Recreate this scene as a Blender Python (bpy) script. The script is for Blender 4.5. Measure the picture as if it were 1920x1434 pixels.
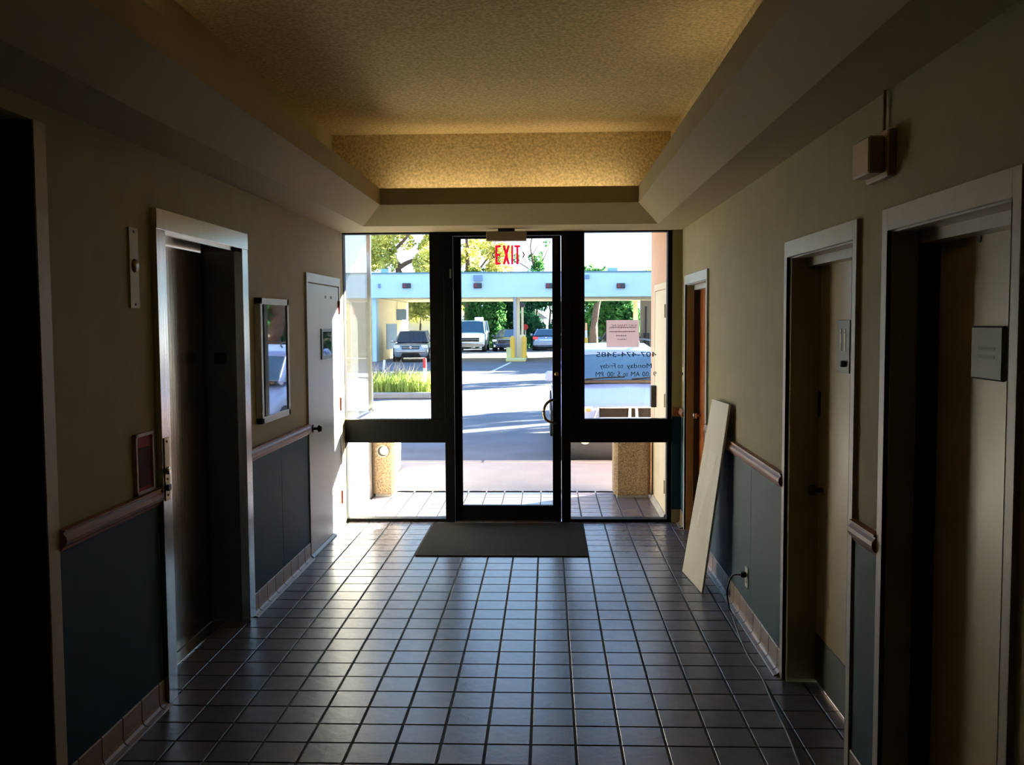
import bpy, bmesh, math, random
import numpy as np
from mathutils import Vector, Matrix
random.seed(7); rng = np.random.default_rng(7)
scene = bpy.context.scene
for o in list(bpy.data.objects): bpy.data.objects.remove(o)
COL = scene.collection
R = math.radians

# ------------------------------------------------------------------ camera
CAM = Vector((0.837, 0.0, 1.783)); F_PX = 1798.4
pit, yaw, roll = -0.0633849, -0.037463, -0.0055971
fw = Vector((math.sin(yaw)*math.cos(pit), math.cos(yaw)*math.cos(pit), math.sin(pit)))
rt = Vector((math.cos(yaw), -math.sin(yaw), 0)); up = rt.cross(fw)
rt, up = math.cos(roll)*rt + math.sin(roll)*up, -math.sin(roll)*rt + math.cos(roll)*up
cd = bpy.data.cameras.new('camera'); cam = bpy.data.objects.new('camera', cd); COL.objects.link(cam)
cd.sensor_fit = 'HORIZONTAL'; cd.sensor_width = 36; cd.lens = F_PX/1920*36
cd.clip_start = 0.05; cd.clip_end = 600
m = Matrix((rt, up, -fw)).transposed().to_4x4(); m.translation = CAM
cam.matrix_world = m
scene.camera = cam

def at(px, py, y):                    # point seen at pixel (px,py) of 1920x1434 at depth Y=y
    d = fw + rt*((px-960)/F_PX) - up*((py-717)/F_PX)
    return CAM + d*((y-CAM.y)/d.y)

# ------------------------------------------------------------------ world, sun, exposure
SUN_DIR = Vector((0.796, 0.606, 0.285)).normalized()      # towards the sun
w = bpy.data.worlds.new('world'); scene.world = w; w.use_nodes = True
nt = w.node_tree; bg = nt.nodes['Background']
geo = nt.nodes.new('ShaderNodeTexCoord'); sep = nt.nodes.new('ShaderNodeSeparateXYZ'); nt.links.new(geo.outputs['Generated'], sep.inputs[0])
cr = nt.nodes.new('ShaderNodeValToRGB'); nt.links.new(sep.outputs[2], cr.inputs[0]); E_ = cr.color_ramp.elements     # clear morning sky, white at the horizon
E_[0].position = 0.0; E_[0].color = (.78, .92, 1.08, 1); E_[1].position = .9; E_[1].color = (.20, .40, .85, 1)
e = cr.color_ramp.elements.new(.22); e.color = (.40, .64, 1.0, 1)
e = cr.color_ramp.elements.new(.5); e.color = (.38, .60, .95, 1)
nt.links.new(cr.outputs[0], bg.inputs[0]); bg.inputs[1].default_value = 3.2
sl = bpy.data.lights.new('sun', 'SUN'); sl.energy = 110; sl.angle = R(0.6); sl.color = (1.0, 0.92, 0.80)
so = bpy.data.objects.new('sun', sl); COL.objects.link(so)
so.rotation_euler = SUN_DIR.to_track_quat('Z', 'Y').to_euler(); so.location = SUN_DIR*60
def cove_light(name, loc, sx, sy, power, rot):            # warm fluorescent strips lying in the ceiling cove
    l = bpy.data.lights.new(name, 'AREA'); l.shape = 'RECTANGLE'; l.size = sx; l.size_y = sy
    l.energy = power; l.color = (1.0, 0.80, 0.50)
    o = bpy.data.objects.new(name, l); COL.objects.link(o); o.location = loc; o.rotation_euler = rot
cove_light('cove_lamp', (0.02, 7.95, 2.83), 0.95, 0.05, 2.0, (R(168), 0, 0))
cove_light('cove_lamp', (1.04, 7.95, 2.83), 0.95, 0.05, 2.0, (R(168), 0, 0))
cove_light('cove_lamp', (-0.84, 3.3, 2.83), 0.05, 1.0, 4.2, (R(180), R(-12), 0))
cove_light('cove_lamp', (1.70, 5.2, 2.83), 0.05, 1.2, 0.9, (R(180), R(12), 0))
vs = scene.view_settings
scene.display_settings.display_device = 'sRGB'
vs.view_transform = 'Standard'; vs.look = 'None'; vs.gamma = 1; vs.exposure = 0.0; vs.use_curve_mapping = False

# ------------------------------------------------------------------ materials
def hexlin(c):
    if isinstance(c, str):
        c = [int(c[i:i+2], 16)/255 for i in (0, 2, 4)]
        c = [x/12.92 if x <= .04045 else ((x+.055)/1.055)**2.4 for x in c]
    return (*c, 1)
def mat(name, col, rough=.5, metal=0, noise=0, nscale=20, bump=0, bscale=80, rnd=0, spec=.5,
        coat=0, emit=0, trans=0, alpha=1, stretch=None, dark=None, aniso=0):
    m = bpy.data.materials.new(name); m.use_nodes = True
    N = m.node_tree.nodes; Lk = m.node_tree.links; b = N['Principled BSDF']
    c = hexlin(col); b.inputs['Base Color'].default_value = c
    b.inputs['Roughness'].default_value = rough; b.inputs['Metallic'].default_value = metal
    b.inputs['Specular IOR Level'].default_value = spec
    b.inputs['Coat Weight'].default_value = coat
    b.inputs['Transmission Weight'].default_value = trans
    if emit: b.inputs['Emission Color'].default_value = c; b.inputs['Emission Strength'].default_value = emit
    tc = N.new('ShaderNodeTexCoord'); mp = N.new('ShaderNodeMapping')
    Lk.new(tc.outputs['Object'], mp.inputs[0])
    if stretch: mp.inputs['Scale'].default_value = stretch
    fac = None
    if noise:
        n = N.new('ShaderNodeTexNoise'); n.inputs['Scale'].default_value = nscale
        n.inputs['Detail'].default_value = 5; Lk.new(mp.outputs[0], n.inputs['Vector'])
        mr = N.new('ShaderNodeMapRange'); mr.inputs[1].default_value = .3; mr.inputs[2].default_value = .7
        mr.inputs[3].default_value = 1-noise; mr.inputs[4].default_value = 1+noise
        Lk.new(n.outputs[0], mr.inputs[0]); fac = mr.outputs[0]
    if rnd:
        oi = N.new('ShaderNodeObjectInfo'); mr = N.new('ShaderNodeMapRange')
        mr.inputs[3].default_value = 1-rnd; mr.inputs[4].default_value = 1+rnd
        Lk.new(oi.outputs['Random'], mr.inputs[0])
        if fac is not None:
            mu = N.new('ShaderNodeMath'); mu.operation = 'MULTIPLY'
            Lk.new(fac, mu.inputs[0]); Lk.new(mr.outputs[0], mu.inputs[1]); fac = mu.outputs[0]
        else: fac = mr.outputs[0]
    if fac is not None:
        mx = N.new('ShaderNodeVectorMath'); mx.operation = 'SCALE'; mx.inputs[0].default_value = c[:3]
        Lk.new(fac, mx.inputs['Scale']); Lk.new(mx.outputs[0], b.inputs['Base Color'])
    if bump:
        n = N.new('ShaderNodeTexNoise'); n.inputs['Scale'].default_value = bscale; n.inputs['Detail'].default_value = 3
        Lk.new(mp.outputs[0], n.inputs['Vector'])
        bp = N.new('ShaderNodeBump'); bp.inputs['Strength'].default_value = bump; bp.inputs['Distance'].default_value = .01
        Lk.new(n.outputs[0], bp.inputs['Height']); Lk.new(bp.outputs[0], b.inputs['Normal'])
    return m
def glass(name, tint=(1, 1, 1), dust=0.0, f0=.04):
    m = bpy.data.materials.new(name); m.use_nodes = True
    N = m.node_tree.nodes; Lk = m.node_tree.links; N.clear()
    out = N.new('ShaderNodeOutputMaterial'); tr = N.new('ShaderNodeBsdfTransparent'); gl = N.new('ShaderNodeBsdfGlossy')
    tr.inputs[0].default_value = (*tint, 1); gl.inputs['Roughness'].default_value = 0.0
    ge = N.new('ShaderNodeNewGeometry'); dt = N.new('ShaderNodeVectorMath'); dt.operation = 'DOT_PRODUCT'
    Lk.new(ge.outputs['Incoming'], dt.inputs[0]); Lk.new(ge.outputs['Normal'], dt.inputs[1])
    def ma(op, a, b=None):
        n = N.new('ShaderNodeMath'); n.operation = op
        for i, v in enumerate((a, b)):
            if v is None: continue
            if isinstance(v, (int, float)): n.inputs[i].default_value = v
            else: Lk.new(v, n.inputs[i])
        return n.outputs[0]
    c = ma('ABSOLUTE', dt.outputs['Value']); p = ma('POWER', ma('SUBTRACT', 1.0, c), 5.0)
    f = ma('ADD', ma('MULTIPLY', p, 1-f0), f0)
    mx = N.new('ShaderNodeMixShader'); Lk.new(f, mx.inputs[0]); Lk.new(tr.outputs[0], mx.inputs[1]); Lk.new(gl.outputs[0], mx.inputs[2])
    last = mx.outputs[0]
    if dust:
        df = N.new('ShaderNodeBsdfDiffuse'); df.inputs[0].default_value = (.8, .8, .76, 1)
        m2 = N.new('ShaderNodeMixShader'); m2.inputs[0].default_value = dust
        Lk.new(last, m2.inputs[1]); Lk.new(df.outputs[0], m2.inputs[2]); last = m2.outputs[0]
    Lk.new(last, out.inputs[0]); return m
def leafmat(name, c1, c2, mixf=.45):
    m = bpy.data.materials.new(name); m.use_nodes = True
    N = m.node_tree.nodes; Lk = m.node_tree.links; N.clear()
    out = N.new('ShaderNodeOutputMaterial'); d = N.new('ShaderNodeBsdfDiffuse'); t = N.new('ShaderNodeBsdfTranslucent')
    tc = N.new('ShaderNodeTexCoord'); n = N.new('ShaderNodeTexNoise'); n.inputs['Scale'].default_value = 1.3; n.inputs['Detail'].default_value = 6
    Lk.new(tc.outputs['Object'], n.inputs['Vector'])
    cr = N.new('ShaderNodeValToRGB'); cr.color_ramp.elements[0].position = .38; cr.color_ramp.elements[1].position = .62
    cr.color_ramp.elements[0].color = hexlin(c1); cr.color_ramp.elements[1].color = hexlin(c2)
    Lk.new(n.outputs[0], cr.inputs[0]); Lk.new(cr.outputs[0], d.inputs[0]); Lk.new(cr.outputs[0], t.inputs[0])
    mx = N.new('ShaderNodeMixShader'); mx.inputs[0].default_value = mixf
    Lk.new(d.outputs[0], mx.inputs[1]); Lk.new(t.outputs[0], mx.inputs[2]); Lk.new(mx.outputs[0], out.inputs[0]); return m

M = dict(
 wall=mat('wall_vinyl', 'a0966f', .66, noise=.05, nscale=6, bump=.12, bscale=160, spec=.15),
 teal=mat('teal_wainscot', '1a3f4d', .62, noise=.08, nscale=8, bump=.1, bscale=150, spec=.22),
 ceil=mat('popcorn_ceiling', 'cdb888', .95, noise=.3, nscale=48, bump=.55, bscale=48, spec=.1),
 soffit=mat('soffit_paint', 'a3946f', .8, noise=.02, bump=.05, bscale=120, spec=.2),
 tile=mat('quarry_tile', '66616a', .27, noise=.10, nscale=14, bump=.10, bscale=26, rnd=.10, spec=.55),
 tilebase=mat('base_tile', '8e745f', .4, noise=.12, nscale=12, rnd=.12),
 groutf=mat('floor_grout', '1d1816', .85, noise=.2, nscale=30),
 grout=mat('grout', '3a322d', .8, noise=.2, nscale=30),
 toe=mat('toe_glaze', '6d6a68', .4, noise=.1),
 rail=mat('stained_rail', '8e552e', .5, noise=.18, nscale=10, stretch=(4, .6, 10), spec=.6),
 steel=mat('brushed_steel', 'c9c6bf', .2, 1, noise=.06, nscale=30, bump=.05, bscale=60, stretch=(1, 1, .05)),
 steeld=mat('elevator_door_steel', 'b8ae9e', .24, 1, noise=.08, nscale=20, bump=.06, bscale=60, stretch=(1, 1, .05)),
 steelr=mat('reveal_steel', '77716a', .36, 1, noise=.06),  # darker steel, shade put into the colour of the elevator reveal
 dark=mat('bronze_frame', '0c0b0a', .55, .0, spec=.12),
 black=mat('black_plastic', '0c0c0d', .4),
 white=mat('white_paint', 'dcdcd6', .35, noise=.03, nscale=4),
 doorw=mat('storage_door_paint', 'b9bcb6', .38, noise=.04, nscale=5, bump=.04),
 framep=mat('door_frame_paint', 'b7aa93', .38, noise=.04),
 doorp=mat('beige_door_paint', 'bda97a', .34, noise=.06, nscale=4, bump=.05, bscale=60, spec=.6),
 kick=mat('kick_plate', '454a40', .4, noise=.1),
 reveal=mat('dark_reveal', '2e2318', .6, noise=.06),  # brown jamb darkened with the shade of faces turned from the storefront
 wood=mat('orange_wood_door', 'b5662a', .3, noise=.25, nscale=5, stretch=(6, 6, .4), spec=.5),
 chrome=mat('chrome', 'd8d8d8', .12, 1),
 brass=mat('aged_brass', '8a7a58', .3, 1, noise=.1),
 hinge=mat('rust_hinge', '7c2e22', .5, .3),
 red=mat('sign_red', '8c1f1f', .6, spec=.15), pink=mat('sign_pink', 'b59a92', .5),
 mat=mat('door_mat', '191613', .97, noise=.25, nscale=9, bump=.8, bscale=220, spec=.1),
 foam=mat('foam_board', 'efe6cf', .6, noise=.03, nscale=3),
 cord=mat('cord_black', '101010', .5),
 outlet=mat('ivory_plate', 'd3c8ad', .4), alarm=mat('alarm_case', 'b49a74', .45, noise=.03),
 lens=mat('clear_lens', 'a9a294', .1, trans=.6),
 plate=mat('grey_sign', '6f7672', .45, noise=.05), platelight=mat('sign_legend', 'c9bf9e', .5),
 mirror=mat('display_glass', '0d0f10', .015, spec=1.0, coat=1.0),
 exitred=mat('exit_letter_red', 'd3123a', .4, emit=1.0), acrylic=glass('acrylic', (.97, .93, .93), dust=.02),
 exitbox=mat('exit_housing', 'a8977f', .4),
 pane=glass('store_glass', (.96, .98, .98), dust=.003), sidepane=glass('side_glass', (.93, .96, .96), dust=.008, f0=.06),
 letter=mat('window_letter', '20242c', .7), paper=leafmat('notice_paper', 'ecdcdc', 'f2e6e6', .9),
 ink=mat('notice_ink', '6e5c64', .8),
 stucco=mat('pink_tan_stucco', 'cfa98a', .8, noise=.05, bump=.2, bscale=100),
 extdoor=mat('cream_exterior_door', 'e2cfa8', .5, noise=.03, nscale=3),
 whitewall=mat('white_masonry', 'e6e2d8', .8, noise=.05, bump=.2),
 agg=mat('exposed_aggregate', '8d775c', .9, noise=.6, nscale=80, bump=1, bscale=90, spec=.2),
 island_grey=mat('hole_shade', '3a3833', .9), agglight=mat('pale_sand', 'd6d8b0', .9, noise=.4, nscale=60),  # dark and pale colours for shade and light in the bin hole
 concrete=mat('sidewalk_concrete', '9f9893', .85, noise=.08, nscale=2.5, bump=.15, bscale=60),
 asphalt=mat('asphalt', '62666d', .85, noise=.22, nscale=.9, bump=.3, bscale=60, spec=.4),
 curb=mat('curb_concrete', '9c968c', .85, noise=.12, nscale=5),
 soil=mat('soil', '4a3c2c', .95, noise=.3), grass=leafmat('grass_blade', '5f7d2a', 'b8c46a'),
 seed=leafmat('seed_heads', 'c9a888', 'e6d0b4'),
 canopy=mat('canopy_blue_white', 'b9dcea', .7, noise=.04, nscale=.6),
 canopyu=mat('canopy_soffit', 'e8deb8', .8), cap=mat('canopy_cap', '5d8794', .5),
 pole=mat('pole_grey', '9aa3b4', .4, .3), cream=mat('cream_column', 'e6d9b0', .6), yellow=mat('bollard_yellow', 'e0b43c', .5, noise=.08),
 island=mat('island_yellow', 'c6c68a', .7, noise=.1), greyw=mat('grey_wall', 'a8a49c', .8, noise=.05),
 hvac=mat('hvac_blue_grey', '6f8fae', .5), lampd=mat('lamp_box', '2e3440', .5),
 bark=mat('bark', '5a463a', .95, noise=.3, nscale=8, bump=.6, bscale=20),
 lyel=leafmat('leaf_yellow_green', '8c9448', 'd9d27a'), lgreen=leafmat('leaf_green', '2f5a34', '5f8f4c'), ldark=leafmat('leaf_dark', '1d4434', '3f7350'),
 silver=mat('silver_paint', '9fa6a8', .25, .5, coat=.6), vanw=mat('van_white', 'd6ddda', .3, coat=.5),
 navy=mat('navy_paint', '27334a', .2, .3, coat=1), slate=mat('slate_paint', '6d82a0', .25, .4, coat=.8),
 blue=mat('light_blue_paint', '8498c4', .3, .3, coat=.4),
 glassd=mat('car_glass', '1c3a50', .05, spec=.5), rubber=mat('rubber', '17181a', .8),
 rim=mat('alloy_rim', 'b9bcc0', .3, .9), lampc=mat('headlamp', 'e9e2cc', .1, spec=1, coat=1), amber=mat('amber_lens', 'd98a50', .2, coat=1),
 tail=mat('tail_lamp', 'd8323c', .25, coat=1), grille=mat('grille_black', '0b0b0d', .5, spec=.2), under=mat('bumper_dark', '33373c', .6),
 roofg=mat('house_roof', '8c8680', .8, noise=.1), blind=mat('blind_slat', 'efe6c8', .7),
 stop=mat('stop_red', 'c03030', .5), carpetd=mat('dark_void', '1b1712', .9),  # near-black colour standing in for unlit depth
)

# ------------------------------------------------------------------ helpers
def B(): return bmesh.new()
def box(bm, a, b, bev=0):
    a, b = [min(p, q) for p, q in zip(a, b)], [max(p, q) for p, q in zip(a, b)]
    vs_ = [bm.verts.new((x, y, z)) for z in (a[2], b[2]) for y in (a[1], b[1]) for x in (a[0], b[0])]
    fs = [bm.faces.new([vs_[i] for i in f]) for f in ((0, 2, 3, 1), (4, 5, 7, 6), (0, 1, 5, 4), (1, 3, 7, 5), (3, 2, 6, 7), (2, 0, 4, 6))]
    if bev:
        es = list({e for f in fs for e in f.edges})
        bmesh.ops.bevel(bm, geom=es, offset=bev, segments=1, affect='EDGES')
    return bm
def cyl(bm, p0, p1, r0, r1=None, n=16, caps=True):
    p0, p1 = Vector(p0), Vector(p1); r1 = r0 if r1 is None else r1
    q = (p1-p0).to_track_quat('Z', 'Y'); rings = []
    for p, r in ((p0, r0), (p1, r1)):
        rings.append([bm.verts.new(p + q @ Vector((r*math.cos(2*math.pi*i/n), r*math.sin(2*math.pi*i/n), 0))) for i in range(n)])
    for i in range(n): bm.faces.new((rings[0][i], rings[0][(i+1) % n], rings[1][(i+1) % n], rings[1][i]))
    if caps: bm.faces.new(rings[0][::-1]); bm.faces.new(rings[1])
    return bm
def tube(bm, pts, r, n=8):
    pts = [Vector(p) for p in pts]; rings = []
    for i, p in enumerate(pts):
        t = (pts[min(i+1, len(pts)-1)]-pts[max(i-1, 0)]).normalized()
        a = t.cross(Vector((0, 0, 1)))
        if a.length < .1: a = t.cross(Vector((0, 1, 0)))
        a.normalize(); b = t.cross(a); rr = r[i] if isinstance(r, (list, tuple)) else r
        rings.append([bm.verts.new(p + a*rr*math.cos(2*math.pi*k/n) + b*rr*math.sin(2*math.pi*k/n)) for k in range(n)])
    for r0, r1 in zip(rings, rings[1:]):
        for k in range(n): bm.faces.new((r0[k], r0[(k+1) % n], r1[(k+1) % n], r1[k]))
    bm.faces.new(rings[0][::-1]); bm.faces.new(rings[-1]); return bm
def smoothpts(pts, k=6):
    P = [Vector(p) for p in pts]; out = []
    for i in range(len(P)-1):
        p0, p1, p2, p3 = P[max(i-1, 0)], P[i], P[i+1], P[min(i+2, len(P)-1)]
        for j in range(k):
            t = j/k
            out.append(.5*((2*p1)+(p2-p0)*t+(2*p0-5*p1+4*p2-p3)*t*t+(3*p1-3*p2+p3-p0)*t**3))
    out.append(P[-1]); return out
def prism(bm, prof, y0, y1):             # profile in (x,z) extruded along y
    a = [bm.verts.new((x, y0, z)) for x, z in prof]; b = [bm.verts.new((x, y1, z)) for x, z in prof]; n = len(prof)
    for i in range(n): bm.faces.new((a[i], a[(i+1) % n], b[(i+1) % n], b[i]))
    bm.faces.new(a[::-1]); bm.faces.new(b); return bm
def prismx(bm, prof, x0, x1):            # profile in (y,z) extruded along x
    a = [bm.verts.new((x0, y, z)) for y, z in prof]; b = [bm.verts.new((x1, y, z)) for y, z in prof]; n = len(prof)
    for i in range(n): bm.faces.new((a[i], a[(i+1) % n], b[(i+1) % n], b[i]))
    bm.faces.new(a[::-1]); bm.faces.new(b); return bm
WLOC = {}
def wl(o): return WLOC.get(o.name, Vector((0, 0, 0)))
def obj(name, bm, material, parent=None, smooth=False, local=False, loc=None, subsurf=0, label=None):
    bmesh.ops.recalc_face_normals(bm, faces=bm.faces)
    off = Vector((0, 0, 0)) if local else (wl(parent) if parent else Vector((0, 0, 0)))
    base = Vector(loc) if loc is not None else off
    if not local: bmesh.ops.translate(bm, verts=bm.verts, vec=-base)
    me = bpy.data.meshes.new(name); bm.to_mesh(me); bm.free()
    me.materials.append(material)
    if smooth:
        for p in me.polygons: p.use_smooth = True
    o = bpy.data.objects.new(name, me); COL.objects.link(o)
    if parent: o.parent = parent
    if not local: o.location = base-off; WLOC[o.name] = base
    if subsurf:
        s = o.modifiers.new('s', 'SUBSURF'); s.levels = s.render_levels = subsurf
    if label: o['label'] = label
    return o
def tag(o, label=None, cat=None, group=None, kind=None):
    if label: o['label'] = label
    if cat: o['category'] = cat
    if group: o['group'] = group
    if kind: o['kind'] = kind
    return o
def thing(name, label, cat, loc=(0, 0, 0), rz=0, group=None, kind=None):
    o = bpy.data.objects.new(name, None); COL.objects.link(o); o.location = loc; o.rotation_euler = (0, 0, rz)
    o.empty_display_size = .1; WLOC[o.name] = Vector(loc); return tag(o, label, cat, group, kind)
def struct(o, label, cat): return tag(o, label, cat, kind='structure')
def inst(name, me, parent, loc):         # a piece sharing mesh data, loc in world
    o = bpy.data.objects.new(name, me); COL.objects.link(o)
    if parent: o.parent = parent
    o.location = Vector(loc)-wl(parent); return o
def mesh_of(bm, name, material):
    bmesh.ops.recalc_face_normals(bm, faces=bm.faces)
    me = bpy.data.meshes.new(name); bm.to_mesh(me); bm.free(); me.materials.append(material); return me
def text_bm(s, size, depth, width=None, spacing=1.0, bold=0.0):
    cu = bpy.data.curves.new('t', 'FONT'); cu.body = s; cu.size = size; cu.extrude = depth; cu.offset = bold
    cu.space_character = spacing; cu.resolution_u = 3
    o = bpy.data.objects.new('t', cu); COL.objects.link(o)
    dg = bpy.context.evaluated_depsgraph_get(); me = bpy.data.meshes.new_from_object(o.evaluated_get(dg))
    bm = B(); bm.from_mesh(me); bpy.data.objects.remove(o); bpy.data.meshes.remove(me)
    xs = [v.co.x for v in bm.verts]; x0, x1 = min(xs), max(xs)
    bmesh.ops.translate(bm, verts=bm.verts, vec=(-x0, 0, 0))
    if width: bmesh.ops.scale(bm, verts=bm.verts, vec=(width/(x1-x0), 1, 1))
    return bm
def place_text(name, s, size, x0, x1, z, y, material, parent, facing='-Y', depth=.001, bold=0, label=None):
    bm = text_bm(s, size, depth, abs(x1-x0), bold=bold)
    if facing == '-Y': M4 = Matrix.Translation((min(x0, x1), y, z)) @ Matrix.Rotation(R(90), 4, 'X')
    else: M4 = Matrix.Translation((max(x0, x1), y, z)) @ Matrix.Rotation(R(180), 4, 'Z') @ Matrix.Rotation(R(90), 4, 'X')
    bmesh.ops.transform(bm, matrix=M4, verts=bm.verts)
    return obj(name, bm, material, parent, label=label)

XL, XR, YS, ZS = -0.97, 2.01, 8.45, 2.57
T = 0.19

# ------------------------------------------------------------------ floor of quarry tiles
bm = B(); box(bm, (XL-.3, -3.0, -.12), (XR+.3, 9.93, -.003))
floor = struct(obj('floor', bm, M['groutf']), 'brown square quarry tile floor of the hallway with dark grout', 'floor')
bm = B(); box(bm, (-.0895, -.0895, -.012), (.0895, .0895, 0), .0016); tile_me = mesh_of(bm, 'tile', M['tile'])
cells = []
for j in range(-36, 33):
    for i in range(-7, 13):
        cx, cy = (i+.5)*T, 3.755+(j+.5)*T
        if cx < XL-.25 or cx > XR+.2: continue
        if 8.42 < cy < 8.52: pass
        cells.append((cx, cy))
vis = [c for c in cells if 3.45 < c[1] < 8.45 and XL < c[0] < XR]
vis.sort(key=lambda c: c[1]); near = vis[:300]; ns = set(near)
for c in near: inst('floor_tile', tile_me, floor, (c[0], c[1], 0))
bm = B()
for c in cells:
    if c not in ns: box(bm, (c[0]-.0895, c[1]-.0895, -.012), (c[0]+.0895, c[1]+.0895, 0), .0016)
o = obj('floor_tiles', bm, M['tile'], floor); o['kind'] = 'stuff'

# ------------------------------------------------------------------ walls
def wall(name, x0, x1, segs, label):
    bm = B()
    for (y0, y1, z0, z1) in segs: box(bm, (x0, y0, z0), (x1, y1, z1))
    return struct(obj(name, bm, M['wall']), label, 'wall')
ZT = 3.6
wallL = wall('wall_left', XL-.23, XL, [(3.35, 4.36, 0, ZT), (4.36, 5.6, 2.22, ZT), (5.6, 8.52, 0, ZT), (-3, 3.35, 2.5, ZT), (-3, 1.3, 0, 2.5)],
             'beige vinyl left wall of the hallway with dark teal wainscot')
wallR = wall('wall_right', XR, XR+.3, [(-3, 2.46, 0, ZT), (2.46, 3.33, 2.11, ZT), (3.33, 3.72, 0, ZT), (3.72, 4.68, 2.11, ZT), (4.68, 7.12, 0, ZT),
             (7.12, 8.15, 2.11, ZT), (8.15, 8.52, 0, ZT)], 'beige vinyl right wall of the hallway with dark teal wainscot')
bm = B(); box(bm, (XL-.5, -3.2, -.1), (XR+.5, -3, ZT)); struct(obj('wall_back', bm, M['carpetd']), 'back wall behind the viewer closing the hallway', 'wall')  # dark colour stands in for the deep unlit hall behind the camera
bm = B(); box(bm, (XR-.085, 8.44, 0), (XR, 8.56, ZS)); o = obj('wall_return', bm, M['wall'], wallR)
# side opening on the left: blank lobby coloured near black in place of shade
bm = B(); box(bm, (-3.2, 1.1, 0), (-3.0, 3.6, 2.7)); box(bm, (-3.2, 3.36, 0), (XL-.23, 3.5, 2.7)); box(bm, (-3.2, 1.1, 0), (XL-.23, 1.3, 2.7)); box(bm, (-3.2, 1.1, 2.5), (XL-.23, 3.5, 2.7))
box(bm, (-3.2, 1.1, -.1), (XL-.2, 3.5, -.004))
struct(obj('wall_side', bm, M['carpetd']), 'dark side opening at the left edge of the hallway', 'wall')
bm = B(); box(bm, (XL-.002, 3.35, 0), (XL+.006, 3.43, 2.5)); obj('corner_trim', bm, M['framep'], wallL)
bm = B(); box(bm, (XL-.23, 3.344, 0), (XL, 3.35, 2.5)); obj('opening_reveal', bm, M['reveal'], wallL)  # dark slab colours in the shade on the unlit wall end
# wainscot panels
def wains(x, s, y0, y1, par):
    bm = B(); box(bm, (x, y0+.0025, .12), (x+s*.006, y1-.0025, .955), .001); obj('wainscot_panel', bm, M['teal'], par)
for a, b in ((3.43, 4.32), (5.66, 6.375), (6.375, 7.1)): wains(XL, 1, a, b, wallL)
for a, b in ((3.39, 3.665), (4.76, 5.52), (5.52, 6.25), (6.25, 7.05), (8.2, 8.44)): wains(XR, -1, a, b, wallR)
bm = B(); box(bm, (XR-.085, 8.434, .12), (XR, 8.44, .955)); obj('wainscot_panel', bm, M['teal'], wallR)

# ------------------------------------------------------------------ baseboards of cove tiles, chair rails
def cove_base(name, x, s, segs, off, label):
    root = thing(name, label, 'baseboard', (x, segs[0][0], 0), kind='structure')
    prof = [(0, 0), (.034, 0), (.034, .006), (.022, .010), (.013, .020), (.010, .035), (.010, .120), (.007, .124), (0, .124)]
    for (y0, y1) in segs:
        k = math.ceil((y0-off)/T+.05); cuts = [y0]
        while off+k*T < y1-.02: cuts.append(off+k*T); k += 1
        cuts.append(y1)
        for a, b in zip(cuts, cuts[1:]):
            bm = B(); prism(bm, [(x+s*(px_+.002), pz) for px_, pz in prof], a+.0045, b-.0045); obj('base_tile', bm, M['tilebase'], root)
        bm = B(); box(bm, (x, y0, 0), (x+s*.007, y1, .120)); obj('grout_bed', bm, M['grout'], root)
        bm = B(); prism(bm, [(x+s*.036, 0), (x+s*.047, 0), (x+s*.044, .004), (x+s*.036, .007)], y0, y1); obj('toe_bead', bm, M['toe'], root)
    return root
cove_base('baseboard_left', XL, 1, [(3.43, 4.33), (5.66, 7.10)], 3.69, 'brown cove tile baseboard along the left wall')
cove_base('baseboard_right', XR, -1, [(3.39, 3.665), (4.76, 7.05), (8.2, 8.43)], 3.69, 'brown cove tile baseboard along the right wall')
railp = [(0, .955), (.008, .955), (.013, .962), (.016, .970), (.028, .980), (.033, .995), (.031, 1.010), (.022, 1.020), (.020, 1.026), (.026, 1.030), (.026, 1.036), (0, 1.038)]
def rail(n, x, s, y0, y1, label):
    bm = B(); prism(bm, [(x+s*a, z-.012) for a, z in railp], y0, y1)
    return struct(obj('trim_%d' % n, bm, M['rail'], loc=(x, (y0+y1)/2, .94)), label, 'chair rail')
rail(1, XL, 1, 3.43, 4.325, 'varnished brown chair rail on the left wall before the elevator, under the red sign')
rail(2, XL, 1, 5.665, 7.10, 'varnished brown chair rail on the left wall between elevator and pale storage door')
rail(3, XR, -1, 3.39, 3.665, 'short brown chair rail between the two beige doors on the right')
rail(4, XR, -1, 4.76, 7.05, 'long brown chair rail on the right wall behind the leaning white board')
rail(5, XR, -1, 8.2, 8.43, 'short brown chair rail on the right wall beside the glass storefront')
bm = B(); prismx(bm, [(8.434-a*.6, z-.012) for a, z in railp], XR-.085, XR); obj('rail_return', bm, M['rail'], wallR)

# ------------------------------------------------------------------ ceiling: soffits, chamfer, lip, cove, textured lid
xa, xb = (-.675, 1.735), 7.90
ring = [((XL-.02, XR+.02), 8.56, ZS), ((-.675, 1.735), 7.90, ZS), ((-.50, 1.56), 7.70, 2.72), ((-.50, 1.56), 7.70, 2.85),
        ((-.53, 1.59), 7.73, 2.85), ((-.53, 1.59), 7.73, 2.79), ((-1.0, 1.86), 8.1, 2.79), ((-1.0, 1.86), 8.1, 3.35)]
def ringfaces(bm, lo, hi):
    vv = []
    for k in range(lo, hi+1):
        (l, r_), y, z = ring[k]
        vv.append([bm.verts.new((l, -3, z)), bm.verts.new((l, y, z)), bm.verts.new((r_, y, z)), bm.verts.new((r_, -3, z))])
    for a, b in zip(vv, vv[1:]):
        for i in range(3): bm.faces.new((a[i], a[i+1], b[i+1], b[i]))
ceil_o = B(); box(ceil_o, (-1.3, -3.1, 3.35), (2.3, 8.4, 3.4))
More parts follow.
